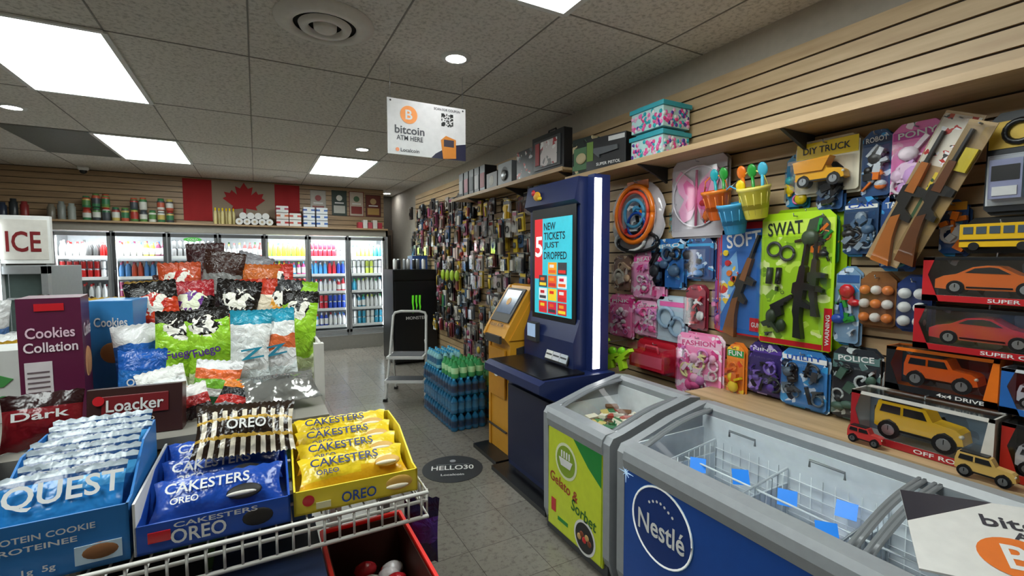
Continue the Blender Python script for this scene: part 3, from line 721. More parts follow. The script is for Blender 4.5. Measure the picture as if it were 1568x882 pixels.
# ---------------------------------------------------------------- hanging toys
def pk(nm, y0, y1, z0, z1, card=None, x=2.27, tilt=0, rounded=0, back=True):
    w = abs(y1-y0); h = z1-z0
    b = B(nm, FX(x, (y0+y1)/2, z0) @ RZ(tilt))
    b.w = w; b.h = h
    if card is not None:
        for k, (ox, oy) in enumerate([(0, 0), (.006, -.012), (-.006, .006)] if back else [(0, 0)]):
            b.L = T(ox, oy, -.018*k)
            b.prism([(-w/2, .01), (-w/2+.01, 0), (w/2-.01, 0), (w/2, .01), (w/2, h-.03), (w/2-.03, h), (-w/2+.03, h), (-w/2, h-.03)], -.002, .002, card)
        b.L = Matrix.Identity(4)
    b.tube([(0, h-.02, -(XW-x)+.019), (0, h-.02, .03), (0, h-.008, .035)], .003, STEEL)
    return b
def blister(b, x0, x1, y0, y1, d):
    e = .012
    v = [(x0, y0, .002), (x1, y0, .002), (x1, y1, .002), (x0, y1, .002), (x0+e, y0+e, d), (x1-e, y0+e, d), (x1-e, y1-e, d), (x0+e, y1-e, d)]
    b.add(v, [(4, 5, 6, 7), (0, 1, 5, 4), (1, 2, 6, 5), (2, 3, 7, 6), (3, 0, 4, 7)], PLAST)
RIFLE = [(-.5, -.06), (-.5, .03), (-.30, .05), (-.22, .075), (-.05, .075), (-.03, .11), (.08, .11), (.10, .075), (.26, .065), (.28, .05), (.5, .045), (.5, .022), (.28, .02), (.26, -.0), (.10, -.005), (.08, -.12), (.03, -.12), (.02, -.01), (-.08, -.01), (-.13, -.10), (-.17, -.10), (-.16, 0), (-.3, -.01)]
STOCK = [(-.5, -.10), (-.5, .03), (-.30, .045), (-.16, .05), (-.12, .0), (-.2, -.01), (-.3, -.03)]
GUARD = [(.04, -.01), (.04, .05), (.26, .045), (.26, .0)]
PISTOL = [(-.5, .1), (-.5, .3), (.5, .3), (.5, .12), (.1, .1), (.06, 0), (-.1, 0), (-.2, -.4), (-.48, -.4), (-.4, .05)]
def shape(b, poly, cx, cy, s, rot, z0, z1, mt, sy=1):
    c, q = math.cos(math.radians(rot)), math.sin(math.radians(rot))
    b.prism([(cx+s*(x*c-sy*y*q), cy+s*(x*q+sy*y*c)) for x, y in poly], z0, z1, mt)
def car(b, cx, cy, L, mt, z0=.01, th=.04, kind='sport'):
    if kind == 'sport':
        P = [(-.5, .07), (-.5, .18), (-.42, .225), (-.30, .25), (-.15, .335), (-.02, .355), (.08, .345), (.24, .25), (.38, .215), (.49, .16), (.5, .07), (.40, .06), (.37, .14), (.31, .165), (.25, .14), (.22, .06), (-.21, .06), (-.24, .14), (-.30, .165), (-.36, .14), (-.39, .06)]
        Wn = [(-.22, .265), (-.13, .32), (.0, .335), (.07, .325), (.18, .255)]; wr = .085; wy = .085
    else:
        P = [(-.48, .16), (-.48, .36), (-.44, .52), (.10, .52), (.18, .37), (.42, .34), (.47, .30), (.5, .16), (.43, .14), (.39, .24), (.31, .28), (.23, .24), (.19, .14), (-.18, .14), (-.22, .24), (-.30, .28), (-.38, .24), (-.42, .14)]
        Wn = [(-.42, .37), (-.39, .48), (.07, .48), (.12, .37)]; wr = .13; wy = .13
    b.prism([(cx+L*x, cy+L*y) for x, y in P], z0, z0+th, mt)
    b.prism([(cx+L*x, cy+L*y) for x, y in Wn], z0+th, z0+th+.002, BLACK)
    if kind != 'sport':
        b.box(cx-L*.17, cx-L*.14, cy+L*.37, cy+L*.49, z0+th+.002, z0+th+.004, mt); b.box(cx-L*.48, cx-L*.5, cy+L*.2, cy+L*.42, z0+.01, z0+th-.01, BLACK); b.box(cx-L*.4, cx+L*.05, cy+L*.525, cy+L*.545, z0, z0+th, BLACK)
    b.box(cx-L*.2, cx+L*.2, cy+L*(.08 if kind == 'sport' else .13), cy+L*(.1 if kind == 'sport' else .16), z0+th, z0+th+.004, BLACK)
    b.ball((cx+L*.47, cy+L*(.15 if kind == 'sport' else .27), z0+th-.004), L*.03, m('#f4f0d8', .2), n=5)
    for wx in (-.30, .31):
        b.cyl(cx+L*wx, cy+L*wy, z0+th*.4, z0+th+.006, L*wr, BLACK, seg=18); b.cyl(cx+L*wx, cy+L*wy, z0+th+.006, z0+th+.009, L*wr*.6, STEEL, seg=12)
        for a in range(5): b.box(cx+L*wx-.001, cx+L*wx+.001, cy+L*wy, cy+L*wy+L*wr*.5, z0+th+.009, z0+th+.010, DGREY)
def misc(b, x0, x1, y0, y1, n, cols, d=.03, s=.03):
    for i in range(n):
        x = R.uniform(x0, x1); y = R.uniform(y0, y1); r = s*R.uniform(.35, .9); t = R.random(); c = R.choice(cols)
        if t < .25: b.ball((x, y, .004+r*.4), r, c, 1, R.uniform(.6, 1.2), .5, n=5)
        elif t < .5: shape(b, [(-.5, -.5), (.5, -.5), (.5, .5), (-.5, .5)], x, y, r*1.6, R.uniform(0, 90), .003, d*R.uniform(.4, 1), c, R.uniform(.3, 1))
        elif t < .7: b.ring(x, y, .012, r, r*.22, c, 12)
        elif t < .85: shape(b, PISTOL, x, y, r*2, R.uniform(-40, 60), .004, d*.7, c, .8)
        else: shape(b, [(-.5, -.08), (.5, -.08), (.5, .08), (-.5, .08)], x, y, r*3, R.uniform(40, 110), .004, d*.6, c)

# 1 race track bag
b = pk('race_track_set_bag', 2.66, 2.13, 1.52, 2.03, None, 2.27)
w, h = b.w, b.h
b.L = T(0, h*.5, 0) @ Matrix.Diagonal((w*.5, h*.5, 1, 1))
b.add([(math.cos(2*pi*i/24)*.98*(1-.12*(i % 12 in (0, 6))), math.sin(2*pi*i/24)*.98, .0) for i in range(24)], [tuple(range(24))], m('#d8d6da', .3))
b.L = Matrix.Identity(4)
b.ring(0, h*.54, .03, .17, .018, ORA, 28, 1, 1.1); b.ring(0, h*.54, .035, .135, .012, m('#e85030'), 28, 1, 1.1); b.ring(0, h*.55, .03, .09, .012, m('#5ab0d8'), 24); b.ring(.02, h*.4, .03, .08, .01, BLUE, 20)
misc(b, -.08, .08, .16, .36, 14, [WHITE, RED, m('#5ab0d8'), BLACK, ORA], .05, .03); b.ring(-.05, .1, .02, .14, .012, WHITE, 16, 1, .5); b.ring(.02, .09, .02, .19, .014, BLACK, 16, 1, .35)
b.box(-.1, .1, h-.07, h-.01, 0, .003, ORA)
b.ball((0, h*.5, .0), .26, PLAST, .98, .98, .2)
b.done()
# 2 wings
b = pk('butterfly_wings_costume_pack', 2.09, 1.71, 1.63, 2.08, m('#c4bfc4', .3, 0, 0, .06), 2.27)
wing = [(0, .02), (.03, .10), (.12, .17), (.16, .13), (.13, .04), (.09, .0), (.13, -.07), (.10, -.14), (.04, -.12), (0, -.04)]
b.prism([(x, .22+y) for x, y in wing]+[(-x, .22+y) for x, y in wing[::-1] if x > 0], .01, .014, m('#eba2c6', .4))
b.prism([(x*.6, .23+y*.6) for x, y in wing]+[(-x*.6, .23+y*.6) for x, y in wing[::-1] if x > 0], .014, .018, m('#e05a9a', .4))
b.tube([(0, .06, .016), (0, .38, .016)], .008, m('#c83a78')); b.ring(0, .23, .012, .175, .005, m('#e8e4ea', .3), 24); blister(b, -.17, .17, .03, .40, .045)
b.done()
# 3 buckets
def bucket(nm, yc, zc, c, rim, extra):
    b = B(nm, T(2.2, yc, zc) @ RY(-12)); b.rev(0, 0, 0, [(.048, 0), (.05, .004), (.073, .14), (.078, .145), (.078, .158), (.068, .158), (.06, .05), (.0, .04)], [c, c, rim, rim, rim, c, c], 24)
    b.tube([(0, -.074, .15), (0, -.06, .21), (0, 0, .245), (0, .06, .21), (0, .074, .15)], .004, rim)
    for i in range(12): a = 2*pi*i/12; b.tube([(.051*math.cos(a), .051*math.sin(a), .02), (.070*math.cos(a), .070*math.sin(a), .125)], .002, rim)
    for i, e in enumerate(extra):
        y = -.04+.04*i; b.tube([(0, y, .06), (.0, y*1.3, .21)], .008, e); b.ball((0, y*1.4, .235), .026, e, .35, 1, 1.3)
    b.tube([(0, 0, .24), (.08, 0, .27), (.125, 0, .27)], .003, STEEL)
    b.done()
bucket('toy_sand_pail', 1.70, 1.71, gloss('#ee6c1e'), gloss('#f0862a'), [GREEN, TEAL]); bucket('toy_sand_pail', 1.485, 1.70, gloss('#e8d84a'), gloss('#f0e070'), [m('#48b8d8'), GREEN, ORA]); bucket('toy_sand_pail', 1.60, 1.63, gloss('#3a9ad0'), gloss('#50b0e0'), [YEL])
# 4 dump truck
b = pk('toy_dump_truck_pack', 1.34, 1.07, 1.80, 2.04, m('#e8e0c8', .3)); b.box(-.13, .13, .16, .23, .002, .004, YEL); b.txt('DIY TRUCK', 0, .195, .2, .03, .006, m('#2a2a2a')); car(b, 0, .02, .21, gloss('#f0b020'), .01, .05, 'suv'); b.prism([(-.1, .09), (.02, .09), (.05, .15), (-.11, .14)], .02, .07, gloss('#e09a18')); blister(b, -.125, .125, .01, .15, .08); b.done()
def simple(nm, y0, y1, z0, z1, card, cols, head=None, label=None, n=12, blist=True, s=.035, extra=None, lab=None, tilt=0, x=2.27):
    b = pk(nm, y0, y1, z0, z1, card, x, tilt); w, h = b.w, b.h
    if head: b.box(-w/2+.004, w/2-.004, h*.80, h-.032 if h > .2 else h*.95, .002, .004, head)
    if label: b.txt(label, 0, h*.86, w*.75, h*.08, .006, lab or WHITE, 4)
    if extra: extra(b, w, h)
    misc(b, -w*.36, w*.36, h*.12, h*.70, int(n*1.6), cols, .03, s)
    if blist: blister(b, -w*.45, w*.45, h*.05, h*.77, .045)
    b.done()
    return b
BLA = ('#c8d8e8', '#12203a', '#3a9ad8'); PKA = ('#f8e8f0', '#d83a88', '#f0a0c8')
simple('toy_robot_pack', 1.06, .955, 1.76, 2.03, pm('#2a4a78', BLA), [m('#c8d0d8'), BLUE, ORA, BLACK], m('#1a2a50'), 'ROBOT')
simple('toy_pony_pack', .955, .79, 1.72, 2.03, pm('#e878b8', PKA), [m('#f0d0e8'), m('#d8a8e0'), m('#f8e8f0')], gloss('#c848a0'), 'PONY', 12, s=.045)
# 7 rifle packs, long and tilted
OW = m('#b86a28', .3); DW_ = m('#6a3c1c', .3)
b = B('toy_rifle_pack', FX(2.22, .835, 1.75) @ RZ(66))
b.box(-.29, .29, -.06, .06, -.002, .002, m('#c2a274', .3)); b.box(.10, .28, -.055, .055, .002, .004, pm('#e8e0d0', ('#3a3a3a', '#c83028', '#f8f8f8'), 40)); b.box(-.10, .08, -.055, -.01, .002, .004, pm('#3a5a3a', ('#e8d040', '#1a1a1a', '#d86a28'), 30))
shape(b, RIFLE, -.03, .015, .50, 0, .006, .024, m('#1c1a18', .35), .75); shape(b, STOCK, -.03, .015, .52, 0, .005, .028, OW); shape(b, GUARD, -.03, .015, .52, 0, .005, .028, OW)
for i in range(6): b.ball((.02+i*.03, -.035, .012), .012, [ORA, RED][i % 2], n=5)
blister(b, -.28, .28, -.055, .055, .045); b.tube([(.27, 0, -.11), (.27, 0, .03)], .003, STEEL); b.done()
b = B('toy_rifle_pack', FX(2.17, .755, 1.735) @ RZ(66)); b.box(-.25, .25, -.04, .04, -.002, .002, m('#a88a5c', .3)); shape(b, RIFLE, -.02, 0, .48, 0, .006, .024, m('#1c1a18', .35), .7); shape(b, STOCK, -.02, 0, .50, 0, .005, .028, DW_); shape(b, GUARD, -.02, 0, .50, 0, .005, .028, DW_); b.box(.08, .16, -.036, -.0, .002, .02, m('#d8c020')); b.tube([(.24, 0, -.16), (.24, 0, .03)], .003, STEEL); blister(b, -.24, .24, -.038, .038, .04); b.done()
# 8 twin trucks
b = pk('toy_monster_truck_twin_pack', .66, .44, 1.66, 1.99, m('#20242c', .3), 2.23); b.box(-.105, .105, .02, .19, .002, .006, m('#c8ccd0')); 
for s in (-1, 1): b.box(s*.05-.04, s*.05+.04, .04, .17, .006, .04, m('#8ab8a8' if s > 0 else '#9a9ec0', .3)); b.box(s*.05-.034, s*.05+.034, .10, .15, .04, .042, BLACK); b.box(s*.05-.03, s*.05+.03, .05, .08, .04, .043, WHITE)
b.box(-.105, .105, .21, .30, .002, .006, m('#e8c040')); b.ring(-.03, .26, .01, .035, .01, BLACK, 16); b.txt('TRUCK', .03, .26, .08, .03, .008, RED); blister(b, -.1, .1, .02, .19, .05); b.done()
simple('toy_figure_pack', 1.12, .99, 1.52, 1.76, pm('#28456a', BLA), [m('#8a9aa8'), BLACK, m('#4a6a8a')], m('#e8e8e0'), 'CAR', lab=BLUE)
simple('toy_vehicle_pack', .98, .87, 1.46, 1.76, pm('#1e4a8a', BLA), [m('#3a6a50'), BLACK, m('#5a9a9a')], m('#2a5a9a'), 'TANK')
simple('toy_soldier_pack', 1.235, 1.13, 1.72, 1.93, pm('#305a90', BLA), [BLACK, m('#5a6a78')], n=8)
# 11 SWAT
b = pk('toy_police_playset_pack', 1.46, 1.12, 1.09, 1.74, m('#a8d01c', .3), 2.31); b.done()
b = pk('toy_police_playset_pack', 1.49, 1.145, 1.075, 1.72, m('#b4e022', .3, 0, .03, .05), 2.26, back=False); w, h = b.w, b.h
b.box(-w/2+.004, w/2-.004, h-.10, h-.035, .002, .0035, m('#d4f05a', .3)); b.txt('SWAT', -.055, h-.075, .17, .065, .0065, m('#1a2a1a'), 3); b.prism([(.04, h-.11), (.06, h-.04), (.12, h-.02), (.15, h-.06), (.15, h-.13)], .004, .006, m('#3a4a34'))
b.box(-w/2+.012, w/2-.012, .03, h-.115, .002, .0028, pm('#a4d41c', ('#c8ec50', '#7aa818', '#e8f8a0'), 16))
shape(b, RIFLE, .055, .27, .44, 84, .006, .04, BLACK); shape(b, RIFLE, .11, .33, .34, 88, .01, .035, m('#22241f')); shape(b, PISTOL, -.04, .20, .12, 30, .006, .03, BLACK, .8); shape(b, PISTOL, -.10, .09, .09, -50, .006, .03, m('#2e3a28'), .8); b.ring(-.10, .47, .014, .033, .007, DGREY, 18); b.ring(-.035, .45, .014, .033, .007, DGREY, 18)
b.tube([(-.12, .38, .01), (-.12, .30, .02)], .016, m('#2e3a2a')); b.tube([(-.075, .38, .01), (-.075, .30, .02)], .014, BLACK); b.ball((.07, .52, .015), .04, m('#3a4a30'), 1, 1, .5); b.ball((-.1, .14, .02), .028, m('#33402a'), 1, 1.3, .6); b.ball((-.05, .10, .02), .024, m('#2a3a22'), 1, 1.3, .6); misc(b, -.14, -.02, .05, .30, 9, [BLACK, m('#2e3a28'), DGREY], .03, .018); b.tube([(.0, .505, .012), (.12, .53, .012)], .007, BROWN)
b.box(w/2-.035, w/2-.002, .005, .20, .002, .005, RED); b.txt('WARNING', w/2-.018, .10, .14, .018, .006, WHITE, 90); b.box(-w/2+.004, w/2-.04, .005, .03, .002, .005, RED); blister(b, -.155, .155, .035, h-.11, .055); b.done()
# 12 SOFT gun packs (stacked)
for k in range(3):
    b = pk('toy_rifle_card_pack', 1.80-.03*k+.0, 1.52-.03*k, 1.09+.0*k, 1.69, m('#c8242c', .3), 2.315-.022*k, back=False); w, h = b.w, b.h
    b.box(-w/2+.01, w/2-.01, .01, h-.035, .002, .003, m('#2f6fc0', .3)) 
    if k == 2:
        b.txt('SOFT', .0, h-.09, .2, .075, .005, m('#f2f2f2'), 6); b.prism([(-w/2+.012, .35), (-w/2+.1, h-.15), (-.02, .3), (-w/2+.012, .1)], .003, .004, pm('#7ab0e0', ('#e8f0f8', '#d83028', '#f0c830'), 24))
        shape(b, RIFLE, .02, .27, .54, 70, .006, .03, m('#2a2622'), .8); shape(b, STOCK, .02, .27, .56, 70, .006, .034, m('#8a5428')); shape(b, GUARD, .02, .27, .56, 70, .006, .034, m('#8a5428'))
        for q in range(6): b.cyl(-.10+.012*q, .44-.055*q if q < 4 else .3, .004, .012, .016, [YEL, RED, ORA][q % 3])
        b.box(.05, .12, .03, .1, .003, .006, RED); b.txt('GUN', .085, .065, .05, .025, .007, WHITE); blister(b, -.12, .12, .03, h-.15, .045)
    b.done()
# 13 goggles etc
simple('toy_goggles_pack', 2.26, 1.99, 1.32, 1.62, pm('#2a64a8', BLA), [BLACK, m('#2a2e34'), m('#4a6a8a')], m('#5ab0e0'), 'HERO', 10, s=.05)
simple('toy_goggles_pack', 2.0, 1.80, 1.38, 1.62, pm('#2a4a80', BLA), [BLACK, DGREY, m('#4a88c8')], m('#3aa0d8'), None, 8, s=.045, x=2.29)
PK = [m('#f4b8d4'), m('#e85a9a'), WHITE, m('#f8d8e8'), m('#d880c0')]
simple('toy_beauty_set_pack', 2.42, 2.14, 1.24, 1.54, pm('#f0a0c8', PKA), PK, gloss('#e85aa0'), 'BEAUTY', 14)
simple('toy_tea_set_pack', 2.62, 2.45, 1.28, 1.52, pm('#7a5a4a', ('#e8e0d0', '#4a2a1a', '#c8a888')), [m('#e8e0d0'), m('#c8a888')], None, None, 6, s=.05)
simple('toy_beauty_set_pack', 2.66, 2.43, .95, 1.24, pm('#e878a8', PKA), PK, gloss('#d83a80'), 'PINK', 12)
simple('toy_jewellery_pack', 2.40, 2.19, .99, 1.22, pm('#f0b0d0', PKA), PK, gloss('#e86aa8'), 'GLAM', 12)
b = pk('toy_handcuffs_pack', 2.20, 1.95, .98, 1.26, m('#c8dce8', .3)); b.ring(-.04, .15, .015, .06, .012, m('#9ab8d0'), 20); b.ring(.05, .10, .015, .055, .012, m('#9ab8d0'), 20); b.box(-.1, .1, .22, .25, .002, .005, PINK); blister(b, -.11, .11, .02, .21, .04); b.done()
simple('toy_red_playset_pack', 1.97, 1.83, 1.09, 1.34, pm('#8a2a3a', ('#e8e0e0', '#1a1214', '#c83a48')), [BLACK, RED, WHITE], None, None, 8)
b = pk('toy_doctor_kit_pack', 2.34, 2.0, .77, .97, gloss('#b81e30'), 2.24); b.box(-.15, .15, .03, .13, .0, .09, gloss('#c02034')); b.tube([(-.06, .13, .045), (-.05, .17, .045), (.05, .17, .045), (.06, .13, .045)], .008, gloss('#d84a5a')); b.box(-.13, .13, .05, .12, .09, .092, gloss('#d85a70')); misc(b, -.11, .11, .06, .11, 8, [WHITE, PINK, RED], .1, .02); blister(b, -.16, .16, .01, .18, .11); b.done()
simple('toy_hair_salon_pack', 2.0, 1.69, .70, 1.06, pm('#f08ab8', PKA), PK+[m('#e8e0a0')], gloss('#f0c0d8'), 'FASHION', 22, s=.045, lab=m('#d83a80'), x=2.24)
simple('toy_water_gun_pack', 1.665, 1.56, .70, 1.04, pm('#f08830', ('#f8d040', '#3a9a50', '#e85020')), [ORA, YEL, m('#e86018')], gloss('#3a9a50'), 'FUN', 8, x=2.25)
simple('toy_sword_pack', 1.545, 1.37, .81, 1.07, pm('#3a2a68', ('#8a6ad0', '#141020', '#c8b8e8')), [BLACK, PURP, m('#8a6ad0')], m('#5a3aa0'), 'NINJA', 10)
simple('toy_camera_pack', 1.36, 1.15, .80, 1.07, pm('#3a78b8', BLA), [BLACK, DGREY, m('#5a6a78')], m('#e8e8e8'), 'UTILITY', 14, s=.035, lab=BLUE, x=2.25)
simple('toy_handcuff_gun_pack', 1.14, .955, .80, 1.11, pm('#2a2e34', ('#c8d0d0', '#121416', '#5a7a78')), [BLACK, m('#4a6a5a'), m('#c8d0d0')], m('#5a7a78'), 'POLICE', 12)
simple('toy_race_car_pack', 1.14, 1.045, 1.13, 1.46, pm('#7a9ab8', BLA), [GREEN, BLUE, m('#c8d8e8'), RED], m('#2a5a98'), None, 10)
def balls(nm, y0, y1, z0, z1, card, cs):
    b = pk(nm, y0, y1, z0, z1, card); w, h = b.w, b.h
    r = w*.155
    for i in range(2 if w < .115 else 3):
        nn = 2 if w < .115 else 3
        for j in range(3): b.ball(((i-(nn-1)/2)*w*(.45 if nn == 2 else .32), h*.16+j*h*.26, .018), r*(1.25 if nn == 2 else 1), cs[(i+j) % len(cs)], n=7)
    blister(b, -w*.47, w*.47, .01, h*.82, .045); b.done()
balls('ping_pong_ball_pack', 1.043, .915, 1.22, 1.44, m('#8a5a30', .3), [m('#f0883a', .4), m('#f0ece4', .4)])
balls('ping_pong_ball_pack', .912, .80, 1.22, 1.43, m('#1e3a78', .3), [m('#f2f2ee', .4)])
def carbox(nm, y0, y1, z0, z1, base, trim, carc, kind, x=2.18, depth=.12, label=None, back='#2a2c30', clen=None):
    w = y0-y1; h = z1-z0; b = B(nm, FX(x, (y0+y1)/2, z0)); bm_ = m(base, .3)
    b.box(-w/2, w/2, 0, .012, -depth, 0, bm_); b.box(-w/2, w/2, h-.004, h, -depth, -depth*.75, bm_); b.box(-w/2+.003, w/2-.003, h-.002, h, -depth*.75, 0, PLAST); b.box(-w/2, w/2, 0, h, -depth-.004, -depth, pm(back, ('#5a6a78', '#101214', '#8a9aa8'), 14)); b.box(-w/2, -w/2+.006, 0, h, -depth, 0, bm_); b.box(w/2-.006, w/2, 0, h, -depth, 0, bm_)
    b.prism([(-w/2, 0), (-w/2+.05, 0), (-w/2+.015, h*.6), (-w/2+.035, h), (-w/2, h)], 0, .002, m(trim, .3)); b.box(-w/2, w/2, 0, h*.14, 0, .002, m(trim, .3)); b.box(-w/2, w/2, h*.93, h, 0, .002, bm_); b.prism([(w/2-.04, 0), (w/2, 0), (w/2, h), (w/2-.015, h)], 0, .002, bm_)
    b.L = T(.0, .012, -.082); car(b, 0, h*.1, clen or min(w*.80, h*1.7), m(carc, .15, 0, .05, .03), 0, .078, kind); b.L = Matrix.Identity(4)
    b.box(-w/2+.008, w/2-.008, h*.14, h*.93, -.001, 0, PLAST)
    if label: b.txt(label, w*.20, h*.07, w*.4, h*.08, .003, WHITE)
    b.tube([(0, h, -depth*.5), (0, h+.012, -depth*.5), (0, h+.012, -(XW-x)+.019)], .003, STEEL)
    b.done(.002)
carbox('toy_sports_car_box', .80, .44, 1.345, 1.505, '#15161a', '#c82028', '#f07828', 'sport', label='SUPER CAR', clen=.29)
carbox('toy_sports_car_box', .82, .44, 1.165, 1.325, '#15161a', '#b81c26', '#c82838', 'sport', label='SUPER CAR', clen=.29)
carbox('toy_suv_box', .91, .585, .985, 1.155, '#e8741c', '#1c1c20', '#e8641c', 'suv', label='4x4 DRIVE', x=2.2, back='#3a4a50', clen=.22)
carbox('toy_offroad_truck_box', .98, .56, .782, .975, '#e0dcd4', '#a82028', '#f0c020', 'suv', x=2.10, depth=.14, label='OFF ROAD', back='#6a8090', clen=.27)
b = B('toy_truck_set', FX(2.055, .56, .786)); car(b, 0, 0, .15, m('#d8b060', .3), 0, .03, 'suv'); b.done()
b = B('toy_truck_set', FX(2.06, .90, .786)); car(b, 0, 0, .12, m('#c83a38', .3), 0, .03, 'suv'); b.done()
b = pk('toy_bus_pack', .72, .50, 1.53, 1.64, m('#1a1a1c', .3), 2.25)
b.prism([(-.10, .01), (-.10, .09), (.08, .09), (.09, .05), (.105, .045), (.105, .01)], .005, .05, gloss('#e8b820'))
for i in range(5): b.box(-.09+i*.034, -.064+i*.034, .055, .08, .05, .052, m('#3a4a58'))
b.box(-.1, .1, .03, .036, .05, .052, BLACK)
for x in (-.06, .06): b.cyl(x, .012, .03, .056, .014, BLACK)
b.done()
carbox('toy_robot_box', .57, .36, .99, 1.14, '#e0e4ea', '#2a6ab8', '#d0d8e0', 'suv', x=2.16, clen=.14)
carbox('toy_tractor_box', .55, .32, .782, .97, '#1c1c1e', '#b82a20', '#c8c8c8', 'suv', x=2.12, clen=.17)
for (y, z, rot) in [(2.28, .85, 35), (2.38, .83, 20), (2.50, .88, 40)]:
    b = B('lime_water_pistol', FX(2.08, y, z) @ RZ(rot)); shape(b, PISTOL, 0, 0, .16, 0, -.02, .02, gloss('#b0e430'), .8); b.ball((-.01, .06, 0), .028, gloss('#8ad828'), 1.4, 1, .8); b.tube([(0, .05, -.02), (.0, .05, -.25)], .003, STEEL); b.done(.003)
simple('toy_dinosaur_pack', 1.235, 1.15, 1.49, 1.71, pm('#3a8a50', ('#e8f0d0', '#14301c', '#e8b030')), [GREEN, ORA, BLACK], YEL, None, 8)
simple('toy_pirate_pack', 1.86, 1.80, 1.70, 1.92, pm('#c85a20', ('#f8d040', '#301008', '#e85020')), [ORA, RED], None, None, 5)
simple('toy_bubble_wand_pack', 1.40, 1.30, 1.75, 2.0, pm('#2a8ac0', BLA), [TEAL, PINK, YEL], m('#e8e8f0'), None, 6, x=2.3)
simple('toy_spinner_pack', 1.33, 1.235, 1.50, 1.71, pm('#303a7a', BLA), [RED, TEAL], None, None, 6, x=2.31)
simple('toy_space_pack', .80, .72, 1.52, 1.72, pm('#28508a', BLA), [ORA, WHITE], m('#e8a020'), None, 6, x=2.3)
simple('toy_putty_pack', 1.80, 1.74, 1.12, 1.40, pm('#8a2a8a', PKA), [PINK, PURP], None, None, 5, x=2.31)
simple('toy_marker_pack', 2.12, 2.0, 1.64, 1.84, pm('#2a8a9a', BLA), [TEAL, YEL], None, None, 6, x=2.3)
def clutter(nm, y0, y1, ztops, step, cols, x=2.30, wr=(.07, .12), hr=(.14, .26), seed=5):
    rr = random.Random(seed); b = B(nm)
    for zt in ztops:
        y = y0
        while y < y1:
            w = rr.uniform(*wr); h = rr.uniform(*hr); xx = x-rr.uniform(0, .12)
            zz = zt-h+rr.uniform(-.04, .04)
            c = rr.choice(cols); c2 = rr.choice(cols); c3 = rr.choice(cols); rot = rr.uniform(-5, 5)
            for k in range(2): b.L = FX(xx+.02*k, y+w/2, zz) @ RZ(rot+k*2); b.box(-w/2, w/2, 0, h, -.002, .002, c)
            b.L = FX(xx, y+w/2, zz) @ RZ(rot)
            b.box(-w/2, w/2, h*.78, h*.93, .002, .004, c2)
            t = rr.random()
            if t < .3: b.box(-w*.3, w*.3, h*.1, h*.7, .002, .025, c3)
            elif t < .6: b.ball((0, h*.4, .012), w*.32, c3, 1, 1.3, .5, n=5)
            elif t < .8: b.tube([(-w*.2, h*.1, .01), (-w*.1, h*.7, .015)], .009, c3); b.tube([(w*.15, h*.1, .01), (w*.15, h*.7, .015)], .009, c2)
            else: b.ring(0, h*.42, .012, w*.3, .006, c3, 14)
            if rr.random() < .4: b.box(-w/2+.002, w/2-.002, .005, h*.75, .026, .027, PLAST)
            b.tube([(0, h-.012, .02), (0, h-.012, -(XW-xx)+.019)], .0025, STEEL)
            y += step+rr.uniform(0, .03)
    b.done()
gen = [m(c, .35) for c in ['#18191c', '#2a2c30', '#b8b4ac', '#8a8078', '#6a6c70', '#1e1c1a', '#3a3230', '#7a3a34', '#3a5a80', '#5a4a3c', '#c8a83a', '#c8c4bc', '#a05070']]+[pm('#3a3c42', scale=9), pm('#8a3a34', scale=9), pm('#303a44', BLA, 9), pm('#1a1a1e', ('#58606a', '#8a8a8a', '#a83a34'), 9)]
clutter('hanging_phone_accessories', 3.40, 5.2, [2.12, 1.93, 1.74, 1.55, 1.36], .08, gen+[m('#e8a0b8', .35), m('#e8c840', .35), pm('#e8c840', scale=9)], hr=(.15, .22), seed=4)
clutter('hanging_household_goods', 3.4, 5.2, [1.15, .95, .75, .56], .085, gen, hr=(.15, .22), seed=8)
clutter('hanging_sunglasses_and_cables', 5.2, 6.35, [2.3, 2.1, 1.9, 1.7, 1.5, 1.3, 1.1, .9, .7], .085, gen, hr=(.15, .24), seed=9)
clutter('hanging_small_tools', 6.35, 7.4, [2.3, 2.1, 1.9, 1.7], .085, gen, hr=(.13, .22), seed=19)
b = B('hanging_lime_gloves')
for i in range(4): b.L = FX(2.13, 5.3+i*.16, 1.24); b.ball((0, .05, 0), .05, m('#a8c830'), 1, 1.4, .5, n=6); b.tube([(0, .08, 0), (0, .08, -.20)], .003, STEEL)
b.done()

# ---------------------------------------------------------------- gondola in foreground
WR = m('#dcdad4', .35)
GE = .19
b = B('wire_display_rack')
zS = .945
xs0, xs1 = -1.15, .335
x = xs0
while x <= xs1+.001: b.tube([(x, 1.03, zS-.004), (x, 1.43, zS-.004)], .0022, WR, 5); x += .03
for y in (1.03, 1.16, 1.29, 1.42): b.tube([(xs0, y, zS-.009), (xs1, y, zS-.009)], .004, WR, 6)
for zz in (zS+.012, zS-.045): b.tube([(xs0, 1.025, zz), (xs1, 1.025, zz), (xs1+.005, 1.43, zz)], .0048, WR, 8)
x = xs0
while x <= xs1: b.tube([(x, 1.025, zS-.045), (x, 1.025, zS+.012)], .0028, WR, 5); x += .03
y = 1.04
while y < 1.43: b.tube([(xs1+.003, y, zS-.045), (xs1+.003, y, zS+.012)], .0028, WR, 5); y += .03
b.box(xs0, xs1+.0, .86, 1.43, .60, .615, WR); b.tube([(xs0, .855, .66), (xs1, .855, .66), (xs1+.006, 1.42, .66)], .005, WR)
b.box(xs1-.03, xs1, 1.39, 1.43, 0, .94, m('#6a665f', .5))
b.box(xs0, GE-.015, 1.44, 2.86, 1.02, 1.045, m('#8a867e', .5)); b.box(xs0, GE-.03, 1.46, 2.84, .08, .10, WR)
